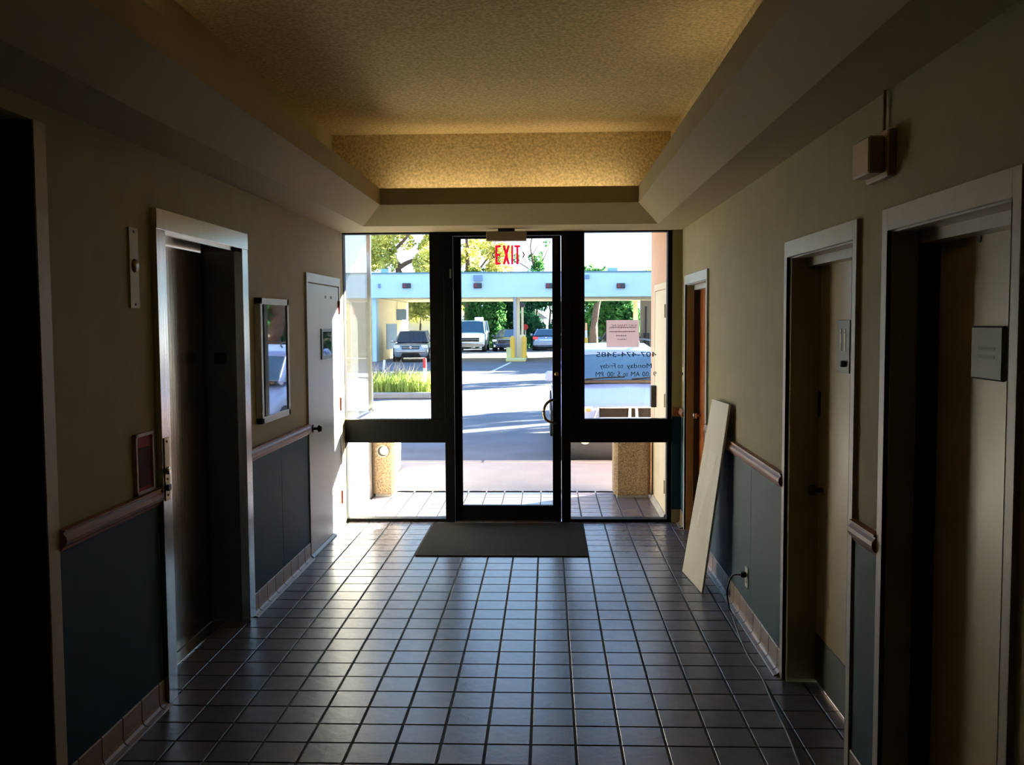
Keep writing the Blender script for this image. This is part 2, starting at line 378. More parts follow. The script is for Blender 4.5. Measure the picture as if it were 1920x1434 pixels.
ceiling = struct(obj('ceiling', ceil_o, M['ceil']), 'raised yellowish rough textured ceiling over the hallway cove', 'ceiling')
bm = B(); ringfaces(bm, 0, 5); obj('soffit', bm, M['soffit'], ceiling)
bm = B(); ringfaces(bm, 5, 6); obj('cove_shelf', bm, M['soffit'], ceiling)
bm = B(); ringfaces(bm, 6, 7); obj('cove_wall', bm, M['ceil'], ceiling)
bm = B(); box(bm, (-8, -3.3, ZT-.15), (12, 8.6, 4.1)); box(bm, (-8, 8.6, 2.80), (12, 9.93, 4.1)); box(bm, (XL-.3, 8.56, ZS+.005), (XR+.3, 8.66, 3.5)); box(bm, (-8, 8.6, 2.71), (12, 9.9, 2.8))
struct(obj('roof', bm, M['stucco']), 'roof slab and entrance overhang of the building', 'roof')

# ------------------------------------------------------------------ storefront
def framebox(bm, x0, x1, z0, z1, y0=8.45, y1=8.55): box(bm, (x0, y0, z0), (x1, y1, z1), .002)
def sidelite(n, xo, xi, xup, label):      # xo outer edge, xi edge towards door (lower), xup edge towards door (upper)
    root = thing('window_%d' % n, label, 'window', ((xo+xi)/2, 8.5, 0), kind='structure')
    s = 1 if xi > xo else -1
    bm = B(); framebox(bm, xo, xo+s*(.02 if n == 1 else .042), 0, ZS); obj('side_frame', bm, M['dark'], root)
    bm = B(); framebox(bm, xo, xi, .715, .92, 8.43); obj('middle_rail', bm, M['dark'], root)
    bm = B(); framebox(bm, xo, xi, 0, .028); obj('sill', bm, M['dark'], root)
    bm = B(); framebox(bm, xup, xi, .92, ZS, 8.44); obj('wide_post', bm, M['dark'], root)
    bm = B(); framebox(bm, xo, xup, ZS-.012, ZS); obj('top_frame', bm, M['dark'], root)
    bm = B(); box(bm, (xo, 8.497, .92), (xup, 8.503, ZS)); obj('upper_pane', bm, M['pane'], root)
    bm = B(); box(bm, (xo, 8.497, .028), (xi, 8.503, .715)); obj('lower_pane', bm, M['pane'], root)
    bm = B(); box(bm, (xo, 8.455, .92), (xup, 8.465, .926)); obj('glazing_bead', bm, M['chrome'], root)
    return root
win1 = sidelite(1, -.985, -.075, -.20, 'left storefront window with bare upper and lower panes in black frame')
win2 = sidelite(2, 1.927, 1.037, 1.16, 'right storefront window carrying the phone number and the paper notice')
d1 = thing('door_1', 'black framed glass entrance door in the middle of the storefront', 'door', (.48, 8.5, 0), kind='structure')
for a, b in ((-.075, .005), (.957, 1.037)):
    bm = B(); framebox(bm, a, b, 0, ZS-.001, 8.43); obj('door_jamb', bm, M['dark'], d1)
bm = B(); framebox(bm, .005, .957, 2.535, ZS, 8.43); obj('door_header', bm, M['dark'], d1)
for a, b in ((.009, .076), (.878, .953)):
    bm = B(); framebox(bm, a, b, .012, 2.53, 8.455, 8.5); obj('stile', bm, M['dark'], d1)
bm = B(); framebox(bm, .076, .878, .012, .148, 8.455, 8.5); obj('bottom_rail', bm, M['dark'], d1)
bm = B(); framebox(bm, .076, .878, 2.51, 2.53, 8.455, 8.5); obj('top_rail', bm, M['dark'], d1)
bm = B(); box(bm, (.076, 8.475, .148), (.878, 8.481, 2.51)); obj('pane', bm, M['pane'], d1)
bm = B(); box(bm, (.005, 8.43, 0), (.957, 8.55, .010)); obj('threshold', bm, M['chrome'], d1)
bm = B(); tube(bm, smoothpts([(.905, 8.455, 1.095), (.86, 8.40, 1.09), (.815, 8.385, 1.05), (.80, 8.38, .99), (.815, 8.385, .93), (.86, 8.40, .90), (.905, 8.455, .885)]), .0125, 10)
obj('pull_handle', bm, M['brass'], d1, True)
bm = B(); cyl(bm, (.915, 8.455, 1.32), (.915, 8.435, 1.32), .019); obj('lock_cylinder', bm, M['brass'], d1, True)
bm = B(); box(bm, (-.022, 8.425, 2.165), (-.006, 8.43, 2.245), .001); obj('contact_strip', bm, M['plate'], d1)

# lettering and notice on the right pane, reading from outside
zt = lambda y: at(1170, y, 8.505).z
xt = lambda x: at(x, 690, 8.505).x
let = thing('window_lettering', 'dark reversed phone number and opening hours lettered on the right window', 'lettering', (xt(1175), 8.506, zt(705)))
place_text('phone_number', '407-474-3485', .064, xt(1118), xt(1231), zt(669), 8.506, M['letter'], let, '+Y', .0008, bold=0)
for wd, a_, b_, yb_ in (('Monday', 1175, 1222, 690), ('to', 1158, 1168.6, 690), ('Friday', 1125, 1154, 690), ('9', 1225, 1231, 705.5), (':00', 1204.4, 1219, 705.5),
                       ('AM', 1183, 1200, 705.5), ('to', 1168.7, 1177.6, 705.5), ('5', 1158, 1163, 705.5), (':00', 1138.6, 1152.5, 705.5), ('PM', 1117, 1131, 705.5)):
    place_text('word', wd, .060, xt(a_), xt(b_), zt(yb_), 8.506, M['letter'], let, '+Y', .0008, bold=0)
nt_ = thing('paper_notice', 'pinkish grey paper notice taped on the right window above the lettering', 'notice', (xt(1167), 8.506, zt(651)))
x0, x1, z0, z1 = xt(1137), xt(1198), zt(651), zt(600)
bm = B(); box(bm, (x0, 8.506, z0), (x1, 8.507, z1)); obj('sheet', bm, M['paper'], nt_)
for (a, b, yy, h, s) in ((1144, 1193, 612.5, .030, 'EURO TRANS INC.'),):
    place_text('heading', s, h, xt(a), xt(b), zt(yy), 8.4958, M['ink'], nt_, '+Y', .0005, bold=0)
bm = B()
for (a, b, yy, h) in ((1142, 1192, 615, .010), (1142, 1191, 622.5, .010), (1155, 1175, 630, .009), (1157, 1174, 637, .009)):
    x = xt(a)
    while x < xt(b):
        wd = random.uniform(.006, .016); box(bm, (x, 8.4955, zt(yy)), (min(x+wd, xt(b)), 8.4962, zt(yy)+h*random.uniform(.7, 1))); x += wd+.004
o = obj('small_print', bm, M['ink'], nt_); o['kind'] = 'stuff'

# ------------------------------------------------------------------ exit sign
ex = thing('exit_sign', 'clear hanging edge-lit sign with red EXIT letters under the soffit', 'exit sign', (.49, 8.2, ZS))
bm = B(); box(bm, (.319, 8.16, 2.465), (.659, 8.24, 2.545), .004); obj('housing', bm, M['exitbox'], ex)
bm = B(); box(bm, (.42, 8.15, 2.545), (.56, 8.25, ZS), .003); obj('mount', bm, M['black'], ex)
bm = B(); box(bm, (.325, 8.197, 2.225), (.655, 8.203, 2.465), .001); obj('acrylic_panel', bm, M['acrylic'], ex)
for ch, xx, ww in (('E', .3946, .046), ('X', .457, .061), ('I', .5286, .018), ('T', .556, .051)):
    x_, w_ = xx, ww; zb, zt_ = 2.268, 2.430; bm = B(); y0_, y1_ = 8.1945, 8.1965; t_ = .0175
    if ch == 'E':
        box(bm, (x_, y0_, zb), (x_+t_, y1_, zt_))
        for zz in (zb, (zb+zt_)/2-t_/2, zt_-t_): box(bm, (x_, y0_, zz), (x_+w_-(.008 if zz not in (zb,) and zz < zt_-.03 else 0), y1_, zz+t_))
    elif ch == 'X':
        for p, q in (((x_, zb), (x_+w_-t_*1.15, zt_)), ((x_+w_-t_*1.15, zb), (x_, zt_))):
            vs4 = [(p[0], p[1]), (p[0]+t_*1.15, p[1]), (q[0]+t_*1.15, q[1]), (q[0], q[1])]; prism_pts = [(a, b) for a, b in vs4]
            prism(bm, prism_pts, y0_, y1_)
    elif ch == 'I': box(bm, (x_, y0_, zb), (x_+t_, y1_, zt_))
    else:
        box(bm, (x_, y0_, zt_-t_), (x_+w_, y1_, zt_)); box(bm, (x_+w_/2-t_/2, y0_, zb), (x_+w_/2+t_/2, y1_, zt_))
    obj('letter', bm, M['exitred'], ex)
for s, xx in ((1, .638), (-1, .372)):
    bm = B(); prism(bm, [(xx-s*.018, 2.375), (xx-s*.008, 2.375), (xx+s*.008, 2.349), (xx-s*.008, 2.323), (xx-s*.018, 2.323), (xx-s*.003, 2.349)], 8.1955, 8.1965)
    obj('chevron', bm, M['stop'] if s > 0 else M['pink'], ex)

# ------------------------------------------------------------------ elevator
el = thing('elevator', 'brushed stainless steel elevator doorway with closed door in the left wall', 'elevator', (XL, 5.0, 0))
Xf = XL+.03
bm = B(); box(bm, (XL-.02, 4.33, 2.215), (Xf+.002, 5.665, 2.31), .002); obj('header', bm, M['steel'], el)
for a, b in ((4.33, 4.435), (5.56, 5.665)):
    bm = B(); box(bm, (XL-.02, a, 0), (Xf, b, 2.215), .002); obj('jamb', bm, M['steel'], el)
    bm = B(); box(bm, (XL-.21, a+.001, 0), (XL-.02, b-.001, 2.215)); obj('jamb_reveal', bm, M['steelr'], el)  # darker copy of the steel, shade coloured into the side facing the camera
bm = B(); box(bm, (XL-.21, 4.435, 2.20), (XL-.01, 5.56, 2.215)); obj('head_reveal', bm, M['steeld'], el)
bm = B(); box(bm, (XL-.235, 4.40, .01), (XL-.205, 5.60, 2.19)); obj('door_panel', bm, M['steeld'], el)
bm = B(); box(bm, (XL-.205, 5.535, .01), (XL-.203, 5.56, 2.2)); obj('door_gap', bm, M['black'], el)  # black strip in place of the shaded gap at the door edge
bm = B(); box(bm, (XL-.20, 4.43, -.001), (XL-.13, 5.56, .006), .001); obj('sill', bm, M['steeld'], el)
kp = B(); box(kp, (Xf, 4.345, .96), (Xf+.005, 4.40, 1.255), .001); kp = obj('key_plate', kp, M['brass'], el)
bm = B(); cyl(bm, (Xf, 4.372, 1.10), (Xf+.014, 4.372, 1.10), .019); obj('call_button', bm, M['chrome'], kp, True)
bm = B(); box(bm, (Xf+.005, 4.355, 1.005), (Xf+.016, 4.39, 1.035), .003); obj('key_switch', bm, M['black'], kp)
for zz in (1.235, 1.06, .985):
    bm = B(); cyl(bm, (Xf, 4.372, zz), (Xf+.008, 4.372, zz), .006, n=8); obj('screw', bm, M['black'], kp)
bm = B(); box(bm, (-1.12, 5.555, 1.545), (-1.045, 5.56, 1.61), .001); obj('floor_plaque', bm, M['black'], el)
# lantern strip
ln = thing('elevator_lantern', 'narrow vertical metal plate with a round lamp left of the elevator', 'wall plate', (XL, 4.14, 2.02))
bm = B(); box(bm, (XL, 4.095, 1.85), (XL+.008, 4.185, 2.20), .001); obj('plate', bm, M['platelight'], ln)
bm = B(); cyl(bm, (XL, 4.14, 2.035), (XL+.018, 4.14, 2.035), .033, .027, 24); obj('lamp', bm, M['brass'], ln, True)
for zz in (2.183, 1.867):
    bm = B(); cyl(bm, (XL, 4.14, zz), (XL+.011, 4.14, zz), .006, n=8); obj('screw', bm, M['black'], ln)
# fire notice
rs = thing('red_sign', 'small red notice in a metal frame on the left wall by the elevator', 'sign', (XL, 4.175, 1.165))
bm = B()
for a, b in (((4.08, 1.03), (4.27, 1.045)), ((4.08, 1.285), (4.27, 1.30)), ((4.08, 1.03), (4.095, 1.30)), ((4.255, 1.03), (4.27, 1.30))): box(bm, (XL, a[0], a[1]), (XL+.018, b[0], b[1]), .001)
obj('frame', bm, M['pink'], rs)
bm = B(); box(bm, (XL, 4.09, 1.04), (XL+.010, 4.26, 1.29)); sg = obj('notice', bm, M['red'], rs)
bm = B(); box(bm, (XL+.010, 4.12, 1.06), (XL+.0115, 4.235, 1.235)); obj('figure_panel', bm, mat('sign_figure', '4a2624', .7, spec=.1), sg)

# ------------------------------------------------------------------ framed directory with glass
fr = thing('glazed_directory', 'shallow white framed directory box with reflecting glass on the left wall', 'directory', (XL, 6.19, 1.55))
bm = B(); xg = -.93
for a, b in (((5.86, 1.155), (6.51, 1.195)), ((5.86, 1.90), (6.51, 1.94)), ((5.86, 1.155), (5.90, 1.94)), ((6.47, 1.155), (6.51, 1.94))): box(bm, (XL, a[0], a[1]), (xg, b[0], b[1]), .002)
obj('frame', bm, M['white'], fr)
bm = B(); box(bm, (XL, 5.89, 1.18), (xg-.008, 6.48, 1.91)); obj('glass', bm, M['mirror'], fr)

# ------------------------------------------------------------------ flush painted storage door (left, by the storefront)
d2 = thing('door_2', 'pale painted flush storage door on the left wall next to the storefront', 'door', (XL, 7.65, 0), kind='structure')
bm = B()
for a, b in (((7.10, 0), (7.15, 2.16)), ((8.21, 0), (8.26, 2.16)), ((7.15, 2.09), (8.21, 2.16))): box(bm, (XL, a[0], a[1]), (XL+.016, b[0], b[1]), .002)
obj('frame', bm, M['doorw'], d2)
bm = B(); box(bm, (XL, 7.155, .02), (XL+.010, 8.205, 2.082), .002); obj('door_leaf', bm, M['doorw'], d2)
bm = B(); prism(bm, [(XL, 0), (XL+.035, 0), (XL+.035, .010), (XL+.016, .026), (XL, .026)], 7.1, 8.2); obj('bottom_strip', bm, M['toe'], d2)
for zz in (1.91, 1.08, .27):
    bm = B(); cyl(bm, (XL+.018, 8.2, zz-.057), (XL+.018, 8.2, zz+.057), .010, n=10); box(bm, (XL+.008, 8.17, zz-.057), (XL+.014, 8.235, zz+.057)); obj('hinge', bm, M['hinge'], d2)
kn = B(); cyl(kn, (XL+.01, 7.235, .975), (XL+.018, 7.235, .975), .032); kn = obj('knob', kn, M['black'], d2, True)
bm = B(); cyl(bm, (XL+.018, 7.235, .975), (XL+.05, 7.235, .975), .011, n=12); cyl(bm, (XL+.045, 7.235, .975), (XL+.058, 7.235, .975), .016, .030, 20); cyl(bm, (XL+.058, 7.235, .975), (XL+.08, 7.235, .975), .030, .020, 20); obj('knob_grip', bm, M['black'], kn, True)
for yy in (7.73, 7.93):
    bm = B(); cyl(bm, (XL+.010, yy, 1.99), (XL+.014, yy, 1.99), .012, n=10); obj('screw_hole', bm, M['plate'], d2)
pl = thing('door_picture', 'small grey framed plaque hung on the pale storage door', 'plaque', (XL+.01, 7.72, 1.6))
bm = B(); box(bm, (XL+.010, 7.54, 1.49), (XL+.020, 7.90, 1.735), .002); obj('frame', bm, M['plate'], pl)
bm = B(); box(bm, (XL+.020, 7.58, 1.52), (XL+.0215, 7.86, 1.71)); obj('glass', bm, M['mirror'], pl)

# ------------------------------------------------------------------ recessed doors on the right
def recdoor(n, y0, y1, depth, leafm, label, framem, revealm, kick=True):
    root = thing('door_%d' % n, label, 'door', (XR, (y0+y1)/2, 0), kind='structure')
    xf = XR-.016; fwid = .05
    bm = B()
    for a, b in (((y0, 0), (y0+fwid, 2.16)), ((y1-fwid, 0), (y1, 2.16))): box(bm, (xf, a[0], a[1]), (XR+.002, b[0], b[1]), .001)
    obj('casing', bm, framem, root)
    bm = B(); box(bm, (xf, y0+fwid, 2.085), (XR+.002, y1-fwid, 2.16), .001); obj('head_casing', bm, framem, root)
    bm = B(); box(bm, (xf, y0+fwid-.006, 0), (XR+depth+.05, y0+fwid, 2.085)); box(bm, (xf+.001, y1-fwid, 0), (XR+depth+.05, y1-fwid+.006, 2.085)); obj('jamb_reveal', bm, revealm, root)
    bm = B(); box(bm, (XR, y0+fwid, 2.079), (XR+depth+.05, y1-fwid, 2.086)); box(bm, (XR+depth*.55, y0+fwid, 2.04), (XR+depth, y1-fwid, 2.08)); obj('head_reveal', bm, framem, root)
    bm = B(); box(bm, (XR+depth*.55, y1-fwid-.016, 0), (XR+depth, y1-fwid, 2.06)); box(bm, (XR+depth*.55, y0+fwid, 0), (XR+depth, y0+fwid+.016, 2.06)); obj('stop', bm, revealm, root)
    lf = B(); box(lf, (XR+depth, y0+fwid+.004, .012), (XR+depth+.044, y1-fwid-.004, 2.07), .002); lf = obj('door_leaf', lf, leafm, root)
    if kick:
        bm = B(); box(bm, (XR+depth-.003, y0+fwid+.03, .02), (XR+depth, y1-fwid-.03, .25)); obj('kick_plate', bm, M['kick'], lf)
    return root, lf
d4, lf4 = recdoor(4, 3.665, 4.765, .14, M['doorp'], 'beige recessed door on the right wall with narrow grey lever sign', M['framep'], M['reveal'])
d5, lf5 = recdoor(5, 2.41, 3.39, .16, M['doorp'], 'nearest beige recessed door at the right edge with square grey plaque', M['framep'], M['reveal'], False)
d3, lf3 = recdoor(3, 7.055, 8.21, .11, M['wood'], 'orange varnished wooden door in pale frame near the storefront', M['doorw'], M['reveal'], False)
for zz in (2.035, 2.0):
    bm = B(); cyl(bm, (XR+.16, 3.03, zz+.03), (XR+.157, 3.03, zz+.03), .012, n=10); obj('screw_hole', bm, M['black'], lf5)
    bm = B(); cyl(bm, (XR+.14, 4.0, zz), (XR+.137, 4.0, zz), .012, n=10); obj('screw_hole', bm, M['black'], lf4)
bm = B(); cyl(bm, (XR+.14, 4.60, .97), (XR+.09, 4.60, .97), .012, n=12); cyl(bm, (XR+.10, 4.60, .97), (XR+.075, 4.60, .97), .028, .022, 20); obj('knob', bm, M['black'], lf4, True)
bm = B(); box(bm, (XR+.132, 4.655, 1.32), (XR+.14, 4.69, 1.44), .002); obj('strike_plate', bm, M['black'], lf4)
kb = B(); cyl(kb, (XR+.11, 8.08, .985), (XR+.06, 8.08, .985), .011, n=12); cyl(kb, (XR+.075, 8.08, .985), (XR+.045, 8.08, .985), .026, .022, 20); obj('knob', kb, M['chrome'], lf3, True)
s4 = thing('restroom_sign', 'tall narrow grey sign with pale figures on the middle right door', 'sign', (XR+.14, 4.29, 1.66))
bm = B(); box(bm, (XR+.130, 4.20, 1.55), (XR+.138, 4.38, 1.782), .001); obj('plate', bm, M['plate'], s4)
bm = B(); cyl(bm, (XR+.130, 4.32, 1.735), (XR+.128, 4.32, 1.735), .009, n=12); box(bm, (XR+.128, 4.306, 1.68), (XR+.130, 4.334, 1.722)); box(bm, (XR+.128, 4.307, 1.645), (XR+.130, 4.318, 1.68)); box(bm, (XR+.128, 4.322, 1.645), (XR+.130, 4.333, 1.68)); obj('figure', bm, M['platelight'], s4)
bm = B(); cyl(bm, (XR+.130, 4.26, 1.735), (XR+.128, 4.26, 1.735), .009, n=12); box(bm, (XR+.128, 4.248, 1.68), (XR+.130, 4.272, 1.722)); box(bm, (XR+.128, 4.249, 1.645), (XR+.130, 4.258, 1.68)); box(bm, (XR+.128, 4.262, 1.645), (XR+.130, 4.271, 1.68)); obj('figure', bm, M['platelight'], s4)
bm = B(); cyl(bm, (XR+.130, 4.26, 1.59), (XR+.112, 4.26, 1.59), .014, n=14); obj('knob', bm, M['plate'], s4, True)
s5 = thing('door_plaque', 'square grey raised plaque on the nearest right door', 'sign', (XR+.16, 2.93, 1.68))
bm = B(); box(bm, (XR+.140, 2.825, 1.60), (XR+.158, 3.03, 1.762), .005); obj('plate', bm, M['plate'], s5)
bm = B()
for zz in (1.690, 1.665): box(bm, (XR+.139, 2.87, zz), (XR+.1405, 2.98, zz+.010))
obj('raised_line', bm, mat('plaque_relief', '5f6763', .5), s5)

# ------------------------------------------------------------------ small wall things
al = thing('fire_alarm', 'tan horn strobe fire alarm box high on the right wall', 'alarm', (XR, 3.40, 2.34))
bm = B(); box(bm, (XR-.03, 3.31, 2.265), (XR, 3.53, 2.425), .004); obj('back_box', bm, M['alarm'], al)
bm = B(); box(bm, (XR-.085, 3.335, 2.28), (XR-.03, 3.51, 2.405), .006); obj('strobe_lens', bm, M['alarm'], al)
bm = B(); tube(bm, [(XR-.012, 3.40, 2.425), (XR-.012, 3.40, ZS)], .006); obj('conduit', bm, M['alarm'], al)
sw = thing('light_switch', 'small ivory light switch beside the wooden door', 'switch', (XR, 8.34, 1.32))
bm = B(); box(bm, (XR-.005, 8.30, 1.26), (XR, 8.375, 1.38), .001); obj('plate', bm, M['outlet'], sw)
bm = B(); box(bm, (XR-.013, 8.332, 1.312), (XR-.005, 8.342, 1.336), .001); obj('toggle', bm, M['black'], sw)
ot = thing('wall_outlet', 'ivory wall outlet low on the right teal wainscot', 'outlet', (XR-.006, 5.60, .28))
bm = B(); box(bm, (XR-.011, 5.565, .215), (XR-.006, 5.645, .335), .001); obj('plate', bm, M['outlet'], ot)
for zz in (.255, .295):
    bm = B(); box(bm, (XR-.013, 5.590, zz-.014), (XR-.011, 5.620, zz+.014), .001); obj('socket', bm, M['brass'], ot)
cr = thing('power_cord', 'black power cord plugged into the right outlet and trailing over the tiles', 'cord', (1.9, 5.0, 0))
bm = B(); box(bm, (XR-.045, 5.588, .275), (XR-.012, 5.622, .308), .006); obj('plug', bm, M['cord'], cr)
cp = [(XR-.045, 5.605, .29), (XR-.085, 5.65, .27), (XR-.10, 5.72, .16), (XR-.07, 5.80, .03), (1.945, 5.72, .006), (1.923, 5.476, .006), (1.895, 5.074, .006), (1.898, 4.727, .006), (1.878, 4.392, .006), (1.862, 4.047, .006), (1.84, 3.779, .006), (1.80, 3.3, .006), (1.75, 2.6, .006)]
bm = B(); tube(bm, smoothpts(cp), .005, 8); obj('cable', bm, M['cord'], cr, True)

# leaning board: floor edge (1.834,6.75)-(1.874,6.22), top against wall
bd = B(); a, b_, c_, d_ = Vector((1.80, 6.76, .004)), Vector((1.85, 6.21, .004)), Vector((1.985, 6.04, 1.255)), Vector((1.985, 6.66, 1.24))
nrm = (b_-a).cross(d_-a).normalized()*.014
if nrm.x > 0: nrm = -nrm
va = [bd.verts.new(p) for p in (a, b_, c_, d_)]; vb = [bd.verts.new(p+nrm) for p in (a, b_, c_, d_)]
bd.faces.new(va); bd.faces.new(vb[::-1])
for i in range(4): bd.faces.new((va[i], va[(i+1) % 4], vb[(i+1) % 4], vb[i]))
tag(obj('leaning_board', bd, M['foam'], loc=(1.83, 6.5, 0)), 'tall narrow white board leaning on the right wall before the wooden door', 'board')
mt = B(); box(mt, (-.18, 7.185, 0), (1.145, 8.37, .009), .003)
tag(obj('door_mat', mt, M['mat'], loc=(.48, 7.78, 0)), 'dark brown rectangular door mat inside the glass entrance door', 'mat')
#EXTERIOR
# ------------------------------------------------------------------ outside: ground
G = -.12
bm = B(); box(bm, (-60, 12.25, -.5), (60, 140, G)); struct(obj('parking_lot', bm, M['asphalt']), 'grey asphalt driveway and parking lot outside', 'pavement')
bm = B(); box(bm, (-6, 9.935, -.4), (9, 12.05, 0), .003); sidewalk = struct(obj('sidewalk', bm, M['concrete']), 'pale concrete sidewalk outside the entrance', 'sidewalk')
x = -6
while x < 9:
    bm = B(); box(bm, (x+.004, 12.055, -.4), (x+2.996, 12.25, .004), .02); obj('curb_stone', bm, M['curb'], sidewalk); x += 3
# ------------------------------------------------------------------ outside walls of the entrance alcove
wo = B(); box(wo, (1.90, 8.56, 0), (2.2, 9.93, 2.72)); wo = struct(obj('wall_outside', wo, M['stucco']), 'pinkish tan stucco wall outside on the right of the entrance', 'wall')
bm = B(); box(bm, (2.2, 9.8, 0), (9, 9.93, 2.72)); obj('facade', bm, M['stucco'], wo)
d6 = thing('door_6', 'cream painted exterior door seen through the right window', 'door', (1.9, 9.0, 0), kind='structure')
bm = B()
for a, b in (((8.56, 0), (8.60, 2.13)), ((9.47, 0), (9.53, 2.13)), ((8.60, 2.07), (9.47, 2.13))): box(bm, (1.885, a[0], a[1]), (1.9, b[0], b[1]), .002)
obj('frame', bm, M['extdoor'], d6)
bm = B(); box(bm, (1.889, 8.605, .02), (1.899, 9.465, 2.062), .001); obj('door_leaf', bm, M['extdoor'], d6)
for zz in (1.07, .29, 1.87):
    bm = B(); cyl(bm, (1.883, 8.60, zz-.06), (1.883, 8.60, zz+.06), .009, n=10); obj('hinge', bm, M['brass'], d6)
bm = B(); box(bm, (1.835, 9.32, .945), (1.889, 9.41, 1.155), .004); obj('lock_box', bm, M['black'], d6)
bm = B(); prism(bm, [(1.9, 0), (1.855, 0), (1.88, .05), (1.9, .05)], 8.56, 9.55); obj('kerb_strip', bm, M['curb'], wo)
# left: low white wall, glass above, blinds behind
wf = B(); box(wf, (-1.16, 8.56, 0), (XL, 9.83, .86)); box(wf, (-1.16, 9.83, 0), (XL, 11.65, .5)); wf = struct(obj('wall_low', wf, M['whitewall']), 'low white wall running outside on the left of the entrance', 'wall')
w3 = thing('window_3', 'side glass wall outside left of the entrance with a washed reflection', 'window', (-1.0, 9.2, .86), kind='structure')
bm = B(); box(bm, (-1.0, 8.56, .86), (-.99, 9.80, 2.70)); obj('pane', bm, M['sidepane'], w3)
bm = B(); box(bm, (-1.02, 9.79, .86), (-.97, 9.83, 2.70)); box(bm, (-1.02, 8.56, .86), (-.97, 9.83, .885)); obj('edge_frame', bm, M['chrome'], w3)
bm = B(); box(bm, (-5, 9.76, 0), (-1.02, 9.82, 2.72)); box(bm, (-5, 8.6, 0), (-4.9, 9.8, 2.72)); box(bm, (-5, 8.6, .0), (-1.16, 9.76, .4)); obj('inner_wall', bm, M['greyw'], wf)
# aggregate litter bins
def bin_(x0, x1, y0, y1, z1, label, hole):
    root = thing('litter_bin', label, 'litter bin', ((x0+x1)/2, (y0+y1)/2, 0), group=None)
    c = .035
    bm = B(); pr = [(x0+c, y0), (x1-c, y0), (x1, y0+c), (x1, y1-c), (x1-c, y1), (x0+c, y1), (x0, y1-c), (x0, y0+c)]
    lo = [bm.verts.new((a, b, .03)) for a, b in pr]; hi = [bm.verts.new((a, b, z1)) for a, b in pr]
    for i in range(8): bm.faces.new((lo[i], lo[(i+1) % 8], hi[(i+1) % 8], hi[i]))
    bm.faces.new(lo[::-1]); bm.faces.new(hi); obj('body', bm, M['agg'], root)
    bm = B(); box(bm, (x0+.03, y0+.03, 0), (x1-.03, y1-.03, .03)); obj('foot', bm, M['curb'], root)
    bm = B(); box(bm, (x0-.005, y0-.005, z1), (x1+.005, y1+.005, z1+.04), .01); obj('lid', bm, M['curb'], root)
    if hole:
        xc = (x0+x1)/2
        bm = B(); n = 24; ra, rb = .062, .052
        for i in range(n):
            a0, a1 = 2*math.pi*i/n, 2*math.pi*(i+1)/n
            P_ = [(xc+r_*math.cos(a), .47+r_*math.sin(a)) for r_, a in ((ra, a0), (ra, a1), (rb, a1), (rb, a0))]
            f = [bm.verts.new((p[0], y0-.012, p[1])) for p in P_]; bm.faces.new(f)
            g = [bm.verts.new((P_[k][0], y0, P_[k][1])) for k in (0, 1)]; bm.faces.new((f[0], f[1], g[1], g[0]))
        obj('hole_rim', bm, M['curb'], root)
        bm = B(); cyl(bm, (xc, y0-.002, .47), (xc, y0+.01, .47), .056, n=24); obj('hole', bm, M['island_grey'], root)  # dark disc colours in the crescent shadow inside the hole
        bm = B(); cyl(bm, (xc+.013, y0-.006, .474), (xc+.013, y0, .474), .043, n=24); obj('sand', bm, M['agglight'], root)  # pale offset disc stands for the lit part of the hole
    return root
bin_(-.965, -.735, 9.68, 9.95, .72, 'narrow pebbled litter bin with a round hole outside at the left low wall', True)
bin_(1.505, 1.872, 9.62, 10.0, .72, 'wide pebbled litter bin outside at the right stucco wall', False)

# ------------------------------------------------------------------ drive-through canopy
YC, YB = 46.0, 57.0
cz0, cz1 = at(950, 557, YC).z, at(950, 512, YC).z
cn = thing('drive_through_canopy', 'long flat pale blue canopy spanning the far side of the lot', 'canopy', (0, YC, G))
bm = B(); box(bm, (-22, YC, cz0), (24, YC+.25, cz1)); box(bm, (-22, YB-.25, cz0+.25), (24, YB, cz1)); obj('fascia', bm, M['canopy'], cn)
bm = B(); box(bm, (-22, YC+.05, cz0+.02), (24, YB, cz0+.12)); obj('soffit', bm, M['canopyu'], cn)
bm = B(); box(bm, (-22, YC-.04, cz1), (24, YC+.3, cz1+.07)); box(bm, (-22, YC+.1, cz1-.3), (24, YB, cz1-.2)); obj('cap', bm, M['cap'], cn)
for px in (755, 888, 1023, 1156, 656, 1290):
    p = at(px, 531, YC); bm = B(); box(bm, (p.x, YC-.16, p.z-.24), (p.x+.40, YC, p.z), .02); lb = obj('fascia_lamp', bm, M['lampd'], cn)
    bm = B(); box(bm, (p.x+.03, YC-.17, p.z-.21), (p.x+.16, YC-.16, p.z-.03)); obj('red_lens', bm, mat('fascia_red', '7a2c38', .5), lb)
p = at(888, 516, YC); bm = B(); box(bm, (p.x, YC-.2, p.z-.28), (p.x+.42, YC, p.z)); obj('flood_lamp', bm, M['hvac'], cn)
p = at(1097, 515, YC); bm = B(); box(bm, (p.x, YC-.1, p.z-.2), (p.x+.2, YC, p.z)); obj('flood_lamp', bm, M['hvac'], cn)
p = at(709, 532, YC); bm = B(); box(bm, (p.x, YC-.08, p.z-.2), (p.x+.12, YC, p.z)); obj('number_plate', bm, M['hvac'], cn)
